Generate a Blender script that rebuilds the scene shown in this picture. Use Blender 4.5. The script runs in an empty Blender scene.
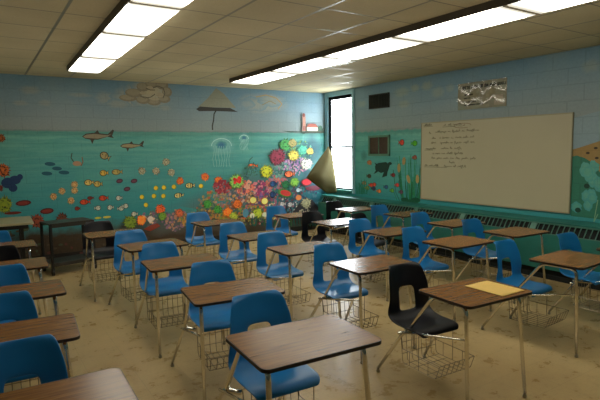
import bpy, bmesh, math, random
from mathutils import Vector, Matrix
random.seed(7)
C = bpy.context.scene.collection
PI = math.pi
# room (metres): x to the right, y towards the painted wall, z up
W, D, H = 6.229, 8.586, 2.851
XL, YN = -2.6, -1.8
def lin(c, g=1.0):
    o = []
    for v in c[:3]:
        v /= 255.0
        o.append(min(1.0, g * (v / 12.92 if v < .04045 else ((v + .055) / 1.055) ** 2.4)))
    return (o[0], o[1], o[2], 1.0)

# ------------------------------------------------------------ mesh helpers
def obj(name, bm, mats, parent=None, smooth=False, bevel=0, auto=None):
    me = bpy.data.meshes.new(name); bm.normal_update(); bm.to_mesh(me); bm.free()
    if not isinstance(mats, (list, tuple)): mats = [mats]
    for m in mats: me.materials.append(m)
    if smooth:
        for p in me.polygons: p.use_smooth = True
    o = bpy.data.objects.new(name, me); C.objects.link(o)
    if parent: o.parent = parent
    if bevel:
        b = o.modifiers.new('bevel', 'BEVEL'); b.width = bevel; b.segments = 2; b.limit_method = 'ANGLE'
    return o
def box(bm, x0, x1, y0, y1, z0, z1, mi=0):
    v = [bm.verts.new(p) for p in ((x0,y0,z0),(x1,y0,z0),(x1,y1,z0),(x0,y1,z0),(x0,y0,z1),(x1,y0,z1),(x1,y1,z1),(x0,y1,z1))]
    for f in ((3,2,1,0),(4,5,6,7),(0,1,5,4),(1,2,6,5),(2,3,7,6),(3,0,4,7)):
        fc = bm.faces.new([v[i] for i in f]); fc.material_index = mi
def fillet(pts, r, n=5):
    P = [Vector(p) for p in pts]; out = [P[0]]
    for i in range(1, len(P) - 1):
        a, b, c = P[i-1], P[i], P[i+1]
        d1 = (a - b); d2 = (c - b); rr = min(r, d1.length * .45, d2.length * .45)
        p1 = b + d1.normalized() * rr; p2 = b + d2.normalized() * rr
        for k in range(n + 1):
            t = k / n; out.append(p1 * (1-t)**2 + b * 2*t*(1-t) + p2 * t*t)
    out.append(P[-1]); return out
def tube(bm, pts, r, seg=8, r2=None, caps=True):
    P = [Vector(p) for p in pts]; n = len(P); rings = []
    T = (P[1] - P[0]).normalized(); up = Vector((0,0,1)) if abs(T.z) < .9 else Vector((1,0,0))
    N = T.cross(up).normalized()
    for i in range(n):
        t = (P[min(i+1, n-1)] - P[max(i-1, 0)]).normalized()
        N = (N - t * N.dot(t)).normalized(); B = t.cross(N)
        rad = r if r2 is None else r + (r2 - r) * i / (n - 1)
        rings.append([bm.verts.new(P[i] + (N * math.cos(2*PI*k/seg) + B * math.sin(2*PI*k/seg)) * rad) for k in range(seg)])
    for a, b in zip(rings, rings[1:]):
        for k in range(seg): bm.faces.new((a[k], a[(k+1) % seg], b[(k+1) % seg], b[k]))
    if caps: bm.faces.new(rings[0][::-1]); bm.faces.new(rings[-1])
def lathe(bm, c, prof, seg=12):
    rings = [[bm.verts.new((c[0] + r*math.cos(2*PI*k/seg), c[1] + r*math.sin(2*PI*k/seg), c[2] + z)) for k in range(seg)] for r, z in prof]
    for a, b in zip(rings, rings[1:]):
        for k in range(seg): bm.faces.new((a[k], a[(k+1) % seg], b[(k+1) % seg], b[k]))
    bm.faces.new(rings[0][::-1]); bm.faces.new(rings[-1])
def rrect(x0, x1, y0, y1, r, n=5):
    out = []
    for cx, cy, a0 in ((x1-r, y1-r, 0), (x0+r, y1-r, 90), (x0+r, y0+r, 180), (x1-r, y0+r, 270)):
        for k in range(n + 1):
            a = math.radians(a0 + 90*k/n); out.append((cx + r*math.cos(a), cy + r*math.sin(a)))
    return out
def slab(bm, pts, z0, z1, side_mi=0, top_mi=0):
    a = [bm.verts.new((x, y, z0)) for x, y in pts]; b = [bm.verts.new((x, y, z1)) for x, y in pts]
    bm.faces.new(a[::-1]).material_index = side_mi; bm.faces.new(b).material_index = top_mi
    for i in range(len(pts)):
        j = (i + 1) % len(pts); bm.faces.new((a[i], a[j], b[j], b[i])).material_index = side_mi
def thing(name, label, cat, loc=(0,0,0), rz=0, group=None):
    o = bpy.data.objects.new(name, None); C.objects.link(o); o.empty_display_size = .1
    o.location = loc; o.rotation_euler = (0, 0, rz); return tag(o, label, cat, group)
def tag(o, label, cat, group=None):
    o['label'] = label; o['category'] = cat
    if group: o['group'] = group
    return o
def struct(name, bm, m, parent=None, **k):
    o = obj(name, bm, m, parent, **k)
    if not parent: o['kind'] = 'structure'
    return o
def dup(root, loc, rz, label, group=None):
    r = root.copy(); C.objects.link(r); r.location = loc; r.rotation_euler = (0, 0, rz); r['label'] = label
    if group: r['group'] = group
    for ch in list(root.children):
        c = ch.copy(); C.objects.link(c); c.parent = r
        for g in ch.children:
            d = g.copy(); C.objects.link(d); d.parent = c
    return r

# ------------------------------------------------------------ materials
def new_mat(name):
    m = bpy.data.materials.new(name); m.use_nodes = True; nt = m.node_tree
    b = nt.nodes['Principled BSDF']; return m, nt, b
class NT:
    def __init__(s, nt): s.nt = nt
    def n(s, t, **k):
        x = s.nt.nodes.new(t)
        for a, v in k.items(): setattr(x, a, v)
        return x
    def l(s, a, b): s.nt.links.new(a, b)
    def math(s, op, a, b=None, c=None, clamp=False):
        x = s.n('ShaderNodeMath', operation=op); x.use_clamp = clamp
        for i, v in enumerate((a, b, c)):
            if v is None: continue
            if isinstance(v, (int, float)): x.inputs[i].default_value = v
            else: s.l(v, x.inputs[i])
        return x.outputs[0]
    def mix(s, f, a, b, blend='MIX'):
        x = s.n('ShaderNodeMix', data_type='RGBA', blend_type=blend)
        for i, v in ((0, f), (6, a), (7, b)):
            if isinstance(v, (int, float)): x.inputs[i].default_value = v
            elif isinstance(v, tuple): x.inputs[i].default_value = v
            else: s.l(v, x.inputs[i])
        return x.outputs[2]
    def noise(s, vec, scale, detail=3, rough=.5):
        x = s.n('ShaderNodeTexNoise'); x.inputs['Scale'].default_value = scale; x.inputs['Detail'].default_value = detail; x.inputs['Roughness'].default_value = rough
        s.l(vec, x.inputs['Vector']); return x.outputs['Fac']
    def ramp(s, f, stops):
        x = s.n('ShaderNodeValToRGB'); e = x.color_ramp.elements
        while len(e) < len(stops): e.new(.5)
        for i, (p, c) in enumerate(stops): e[i].position = p; e[i].color = c
        s.l(f, x.inputs[0]); return x.outputs[0]
    def mapr(s, f, a, b, c=0, d=1):
        x = s.n('ShaderNodeMapRange'); x.inputs[1].default_value = a; x.inputs[2].default_value = b; x.inputs[3].default_value = c; x.inputs[4].default_value = d
        s.l(f, x.inputs[0]); return x.outputs[0]
def coords(N, scale=(1,1,1)):
    tc = N.n('ShaderNodeTexCoord'); mp = N.n('ShaderNodeMapping'); mp.inputs['Scale'].default_value = scale
    N.l(tc.outputs['Object'], mp.inputs[0]); return mp.outputs[0]
def simple(name, c, rough=.5, metal=0, g=1.0, var=.15, scale=8, spec=.5):
    m, nt, b = new_mat(name); N = NT(nt)
    col = lin(c, g); v = coords(N); f = N.noise(v, scale, 4)
    d = (col[0]*(1-var), col[1]*(1-var), col[2]*(1-var), 1); u = (min(1, col[0]*(1+var)), min(1, col[1]*(1+var)), min(1, col[2]*(1+var)), 1)
    N.l(N.mix(f, d, u), b.inputs['Base Color'])
    b.inputs['Roughness'].default_value = rough; b.inputs['Metallic'].default_value = metal; b.inputs['Specular IOR Level'].default_value = spec
    return m

def wood_mat():
    m, nt, b = new_mat('walnut_laminate'); N = NT(nt)
    v = coords(N, (1.5, 26, 1)); f = N.noise(v, 3.0, 6, .65)
    v2 = coords(N, (2, 90, 1)); f2 = N.noise(v2, 3.0, 3, .6)
    c = N.ramp(f, [(.25, lin((78,48,20))), (.5, lin((126,82,34))), (.75, lin((152,104,46)))])
    c = N.mix(N.mapr(f2, .45, .7, 0, .35), c, lin((60,36,22)))
    N.l(c, b.inputs['Base Color']); b.inputs['Roughness'].default_value = .27; b.inputs['Specular IOR Level'].default_value = .45
    return m
def floor_mat():
    m, nt, b = new_mat('worn_tile_floor'); N = NT(nt); v = coords(N)
    big = N.noise(v, .7, 4, .6); med = N.noise(v, 5, 6, .7); fine = N.noise(v, 55, 3, .7)
    c = N.ramp(med, [(.3, lin((160,136,92))), (.5, lin((184,160,112))), (.72, lin((196,174,126)))])
    c = N.mix(N.mapr(big, .35, .7, 0, .45), c, lin((134,106,62)))
    c = N.mix(N.mapr(fine, .55, .8, 0, .5), c, lin((92,78,52)))
    st = N.noise(coords(N, (1,1,1)), 2.6, 8, .8)
    c = N.mix(N.mapr(st, .6, .75, 0, .25), c, lin((84,70,46)))
    # dark scuffs
    sc = N.n('ShaderNodeTexVoronoi'); sc.inputs['Scale'].default_value = 2.3; N.l(v, sc.inputs['Vector'])
    spot = N.math('MULTIPLY', N.mapr(sc.outputs['Distance'], .02, .11, 1, 0), N.mapr(N.noise(v, 14, 4, .8), .45, .6))
    c = N.mix(N.math('MULTIPLY', spot, .45), c, lin((48,38,26)))
    # 12 inch tile joints
    br = N.n('ShaderNodeTexBrick'); br.offset = 0; br.inputs['Scale'].default_value = 1
    br.inputs['Brick Width'].default_value = .3048; br.inputs['Row Height'].default_value = .3048; br.inputs['Mortar Size'].default_value = .002
    N.l(v, br.inputs['Vector'])
    c = N.mix(N.math('MULTIPLY', br.outputs['Fac'], .3), c, lin((90,76,50)))
    N.l(c, b.inputs['Base Color'])
    N.l(N.mapr(med, .3, .7, .22, .42), b.inputs['Roughness'])
    bu = N.n('ShaderNodeBump'); bu.inputs['Strength'].default_value = .12; bu.inputs['Distance'].default_value = .01; N.l(N.noise(v, 9, 4, .6), bu.inputs['Height']); N.l(bu.outputs[0], b.inputs['Normal'])
    return m
def ceiling_mat():
    m, nt, b = new_mat('acoustic_ceiling'); N = NT(nt)
    tc = N.n('ShaderNodeTexCoord'); sp = N.n('ShaderNodeSeparateXYZ'); N.l(tc.outputs['Object'], sp.inputs[0])
    fx = N.math('PINGPONG', N.math('SUBTRACT', sp.outputs[0], 1.914), .305)
    fy = N.math('PINGPONG', N.math('SUBTRACT', sp.outputs[1], 3.472), .305)
    v = coords(N); fine = N.noise(v, 70, 3, .7); big = N.noise(v, 1.1, 3)
    cell = N.n('ShaderNodeTexWhiteNoise', noise_dimensions='2D'); cv = N.n('ShaderNodeCombineXYZ')
    N.l(N.math('FLOOR', N.math('DIVIDE', N.math('SUBTRACT', sp.outputs[0], 1.914), .61)), cv.inputs[0]); N.l(N.math('FLOOR', N.math('DIVIDE', N.math('SUBTRACT', sp.outputs[1], 3.472), .61)), cv.inputs[1]); N.l(cv.outputs[0], cell.inputs['Vector'])
    c = N.mix(fine, CEIL_A, CEIL_B)
    c = N.mix(N.mapr(big, .3, .7, 0, .25), c, lin((120,108,76)))
    c = N.mix(N.math('MULTIPLY', cell.outputs['Value'], .16), c, lin((110,98,70)))
    gx = N.mapr(fx, .011, .015, 1, 0); gy = N.mapr(fy, .006, .009, 1, 0)
    c = N.mix(N.math('MULTIPLY', gy, .9), c, lin((62,52,34)))
    c = N.mix(N.math('MULTIPLY', gx, .85), c, lin((92,84,62)))
    N.l(c, b.inputs['Base Color']); b.inputs['Roughness'].default_value = .85
    N.l(N.mix(N.math('MAXIMUM', gx, gy), (.85,.85,.85,1), (.35,.35,.35,1)), b.inputs['Roughness'])
    return m
CEIL_A, CEIL_B = lin((190,178,142)), lin((220,208,170))

def wall_mat(name, axis, sand=False):
    """painted block wall: sky over sea, overpainted by the 'paint' colour attribute"""
    m, nt, b = new_mat(name); N = NT(nt)
    tc = N.n('ShaderNodeTexCoord'); sp = N.n('ShaderNodeSeparateXYZ'); N.l(tc.outputs['Object'], sp.inputs[0])
    h = sp.outputs[axis]; z = sp.outputs[2]
    cv = N.n('ShaderNodeCombineXYZ'); N.l(h, cv.inputs[0]); N.l(z, cv.inputs[1]); v = cv.outputs[0]
    mp = N.n('ShaderNodeMapping'); mp.inputs['Scale'].default_value = (.8, 7, 1); N.l(v, mp.inputs[0])
    streak = N.noise(mp.outputs[0], 1.6, 5, .65)
    blot = N.noise(v, 1.3, 4, .6)
    sky = N.mix(N.mapr(blot, .35, .7), lin((130,172,198)), lin((148,180,194)))
    sky = N.mix(N.mapr(z, 2.75, 2.05), sky, lin((154,168,168)))
    sea = N.mix(N.mapr(streak, .3, .7), lin((82,172,168)), lin((134,208,190)))
    sea = N.mix(N.mapr(z, 2.0, .7), sea, lin((58,160,168)))
    sea = N.mix(N.mapr(blot, .5, .75, 0, .4), sea, lin((92,192,166)))
    wl = N.math('ADD', 2.02, N.math('MULTIPLY', N.math('SUBTRACT', N.noise(v, 9, 3, .6), .5), .05))
    if axis == 1: wl = N.math('ADD', N.math('SUBTRACT', wl, .035), N.math('MULTIPLY', N.math('PINGPONG', h, .09), .25))
    f = N.mapr(N.math('SUBTRACT', z, wl), -.012, .012)
    c = N.mix(f, sea, sky)
    edge = N.mapr(N.math('ABSOLUTE', N.math('ADD', N.math('SUBTRACT', z, wl), .03)), .02, .06, .35, 0)
    c = N.mix(edge, c, lin((50,120,110)))
    # sandy sea bed
    sb = N.math('ADD', z, N.math('MULTIPLY', N.math('SUBTRACT', N.noise(v, 2.2, 4, .6), .5), .5))
    if axis == 0:
        bed = N.mix(N.noise(v, 18, 4, .7), lin((48,44,34)), lin((96,74,50)))
        c = N.mix(N.mapr(sb, .56, .38), c, bed)
    # paint
    at = N.n('ShaderNodeAttribute', attribute_name='paint')
    gain = N.mix(1.0, at.outputs['Color'], (PG, PG, PG, 1), 'MULTIPLY')
    c = N.mix(at.outputs['Alpha'], c, gain)
    c = N.mix(1.0, c, N.mix(N.noise(v, 30, 4, .7), (.78,.78,.78,1), (1.1,1.1,1.1,1)), 'MULTIPLY')
    br = N.n('ShaderNodeTexBrick'); br.inputs['Scale'].default_value = 1; br.inputs['Brick Width'].default_value = .406; br.inputs['Row Height'].default_value = .203; br.inputs['Mortar Size'].default_value = .006
    br.inputs['Mortar Smooth'].default_value = .5; N.l(v, br.inputs['Vector'])
    c = N.mix(N.math('MULTIPLY', br.outputs['Fac'], .2), c, N.mix(1.0, c, (.45,.45,.45,1), 'MULTIPLY'))
    N.l(c, b.inputs['Base Color']); b.inputs['Roughness'].default_value = .55
    bu = N.n('ShaderNodeBump'); bu.inputs['Strength'].default_value = .5; bu.inputs['Distance'].default_value = .006
    N.l(N.math('SUBTRACT', N.math('MULTIPLY', N.noise(v, 40, 3, .6), .25), br.outputs['Fac']), bu.inputs['Height']); N.l(bu.outputs[0], b.inputs['Normal'])
    return m
PG = 1.9

M = {}
M['wood'] = wood_mat(); M['edge'] = simple('dark_edge', (38,26,18), .45)
M['floor'] = floor_mat(); M['ceiling'] = ceiling_mat()
M['wall_back'] = wall_mat('mural_back', 0); M['wall_right'] = wall_mat('mural_right', 1)
M['plain'] = simple('painted_block_plain', (120,135,135), .7)
M['blue'] = simple('blue_plastic', (22,112,176), .34, var=.08)
M['black'] = simple('black_plastic', (9,10,20), .42, var=.1, spec=.3)
M['chrome'] = simple('worn_chrome', (232,230,222), .13, 1.0, var=.15, scale=25)
M['wire'] = simple('basket_wire', (120,112,98), .35, .9, var=.1)
M['glide'] = simple('nickel_glide', (170,165,150), .3, .9)
M['radiator'] = simple('teal_enamel', (42,122,112), .4, g=.9, var=.3, scale=3)
M['slat'] = simple('pale_teal_slat', (80,128,114), .4)
M['dark'] = simple('dark_void', (14,22,20), .8)  # near-black standing in for shade inside and under the radiator cover
M['frame_dark'] = simple('backlit_frame', (16,18,18), .8, spec=.1)  # backlit darkness of jamb and head painted into the frame colour
M['trim'] = simple('blue_grey_trim', (140,184,200), .5, var=.12)
M['trim_teal'] = simple('teal_trim', (60,140,125), .5, var=.15)
M['sash'] = simple('grey_sash', (105,110,108), .4)
M['board'] = simple('cream_marker_board', (192,186,156), .32, var=.05, scale=2)
M['alu'] = simple('aluminium_edge', (168,162,134), .4, 0)
M['ink'] = simple('marker_ink', (52,50,44), .7)
M['vent'] = simple('dark_vent', (40,38,30), .6, var=.3)
M['rust'] = simple('brown_vent_mesh', (72,56,44), .7, var=.4, scale=20)
M['vent_frame'] = simple('green_vent_frame', (96,140,116), .5)
M['cart'] = simple('black_steel', (16,15,14), .45)
M['cart_top'] = simple('dark_shelf', (44,40,34), .35)
M['table_top'] = simple('pale_laminate', (176,168,134), .35, var=.06)
M['cloth'] = simple('olive_shade_cloth', (96,86,48), .95, var=.2, scale=5)
M['paper'] = simple('manila_paper', (232,194,104), .6, var=.06, scale=30)
M['housing'] = simple('brown_light_housing', (62,54,40), .5)
M['poster'] = simple('laminated_poster', (150,146,118), .5, var=.12, scale=6)
M['ink2'] = simple('poster_ink', (28,26,24), .6)
M['patch'] = simple('pale_print', (178,165,140), .5, var=.2)
M['base'] = simple('dark_base', (30,26,22), .6)
def lens_mat(name='glowing_diffuser', k=1.0):
    m, nt, b = new_mat(name); N = NT(nt)
    v = coords(N, (1,1,1)); f = N.noise(v, 3, 2)
    N.l(N.mix(f, (1,.94,.78,1), (1,.96,.84,1)), b.inputs['Emission Color']); b.inputs['Emission Strength'].default_value = LAMP*k
    b.inputs['Base Color'].default_value = (.8,.8,.75,1); b.inputs['Roughness'].default_value = .3
    return m
LAMP = 7.2
M['lens'] = lens_mat(); M['lens_mid'] = lens_mat('diffuser_mid', .2); M['lens_end'] = lens_mat('diffuser_end', .1)
def glass_mat():
    m, nt, b = new_mat('window_glass'); N = NT(nt)
    t = N.n('ShaderNodeBsdfTransparent'); g = N.n('ShaderNodeBsdfGlossy'); g.inputs['Roughness'].default_value = .03
    mx = N.n('ShaderNodeMixShader'); mx.inputs[0].default_value = .05; N.l(t.outputs[0], mx.inputs[1]); N.l(g.outputs[0], mx.inputs[2])
    N.l(mx.outputs[0], nt.nodes['Material Output'].inputs[0]); return m
M['glass'] = glass_mat()
def gloss_film():
    m, nt, b = new_mat('clear_plastic_sleeve'); N = NT(nt)
    t = N.n('ShaderNodeBsdfTransparent'); g = N.n('ShaderNodeBsdfGlossy'); g.inputs['Roughness'].default_value = .16
    v = coords(N, (1,1.2,2.5)); bu = N.n('ShaderNodeBump'); bu.inputs['Strength'].default_value = .12; bu.inputs['Distance'].default_value = .02
    N.l(N.noise(v, 2.2, 3), bu.inputs['Height']); N.l(bu.outputs[0], g.inputs['Normal'])
    mx = N.n('ShaderNodeMixShader'); mx.inputs[0].default_value = .13; N.l(t.outputs[0], mx.inputs[1]); N.l(g.outputs[0], mx.inputs[2])
    N.l(mx.outputs[0], nt.nodes['Material Output'].inputs[0]); return m
M['film'] = gloss_film()
SKY, WIN, EXPO, FILL = 13.0, 120, -0.13, 30
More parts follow.
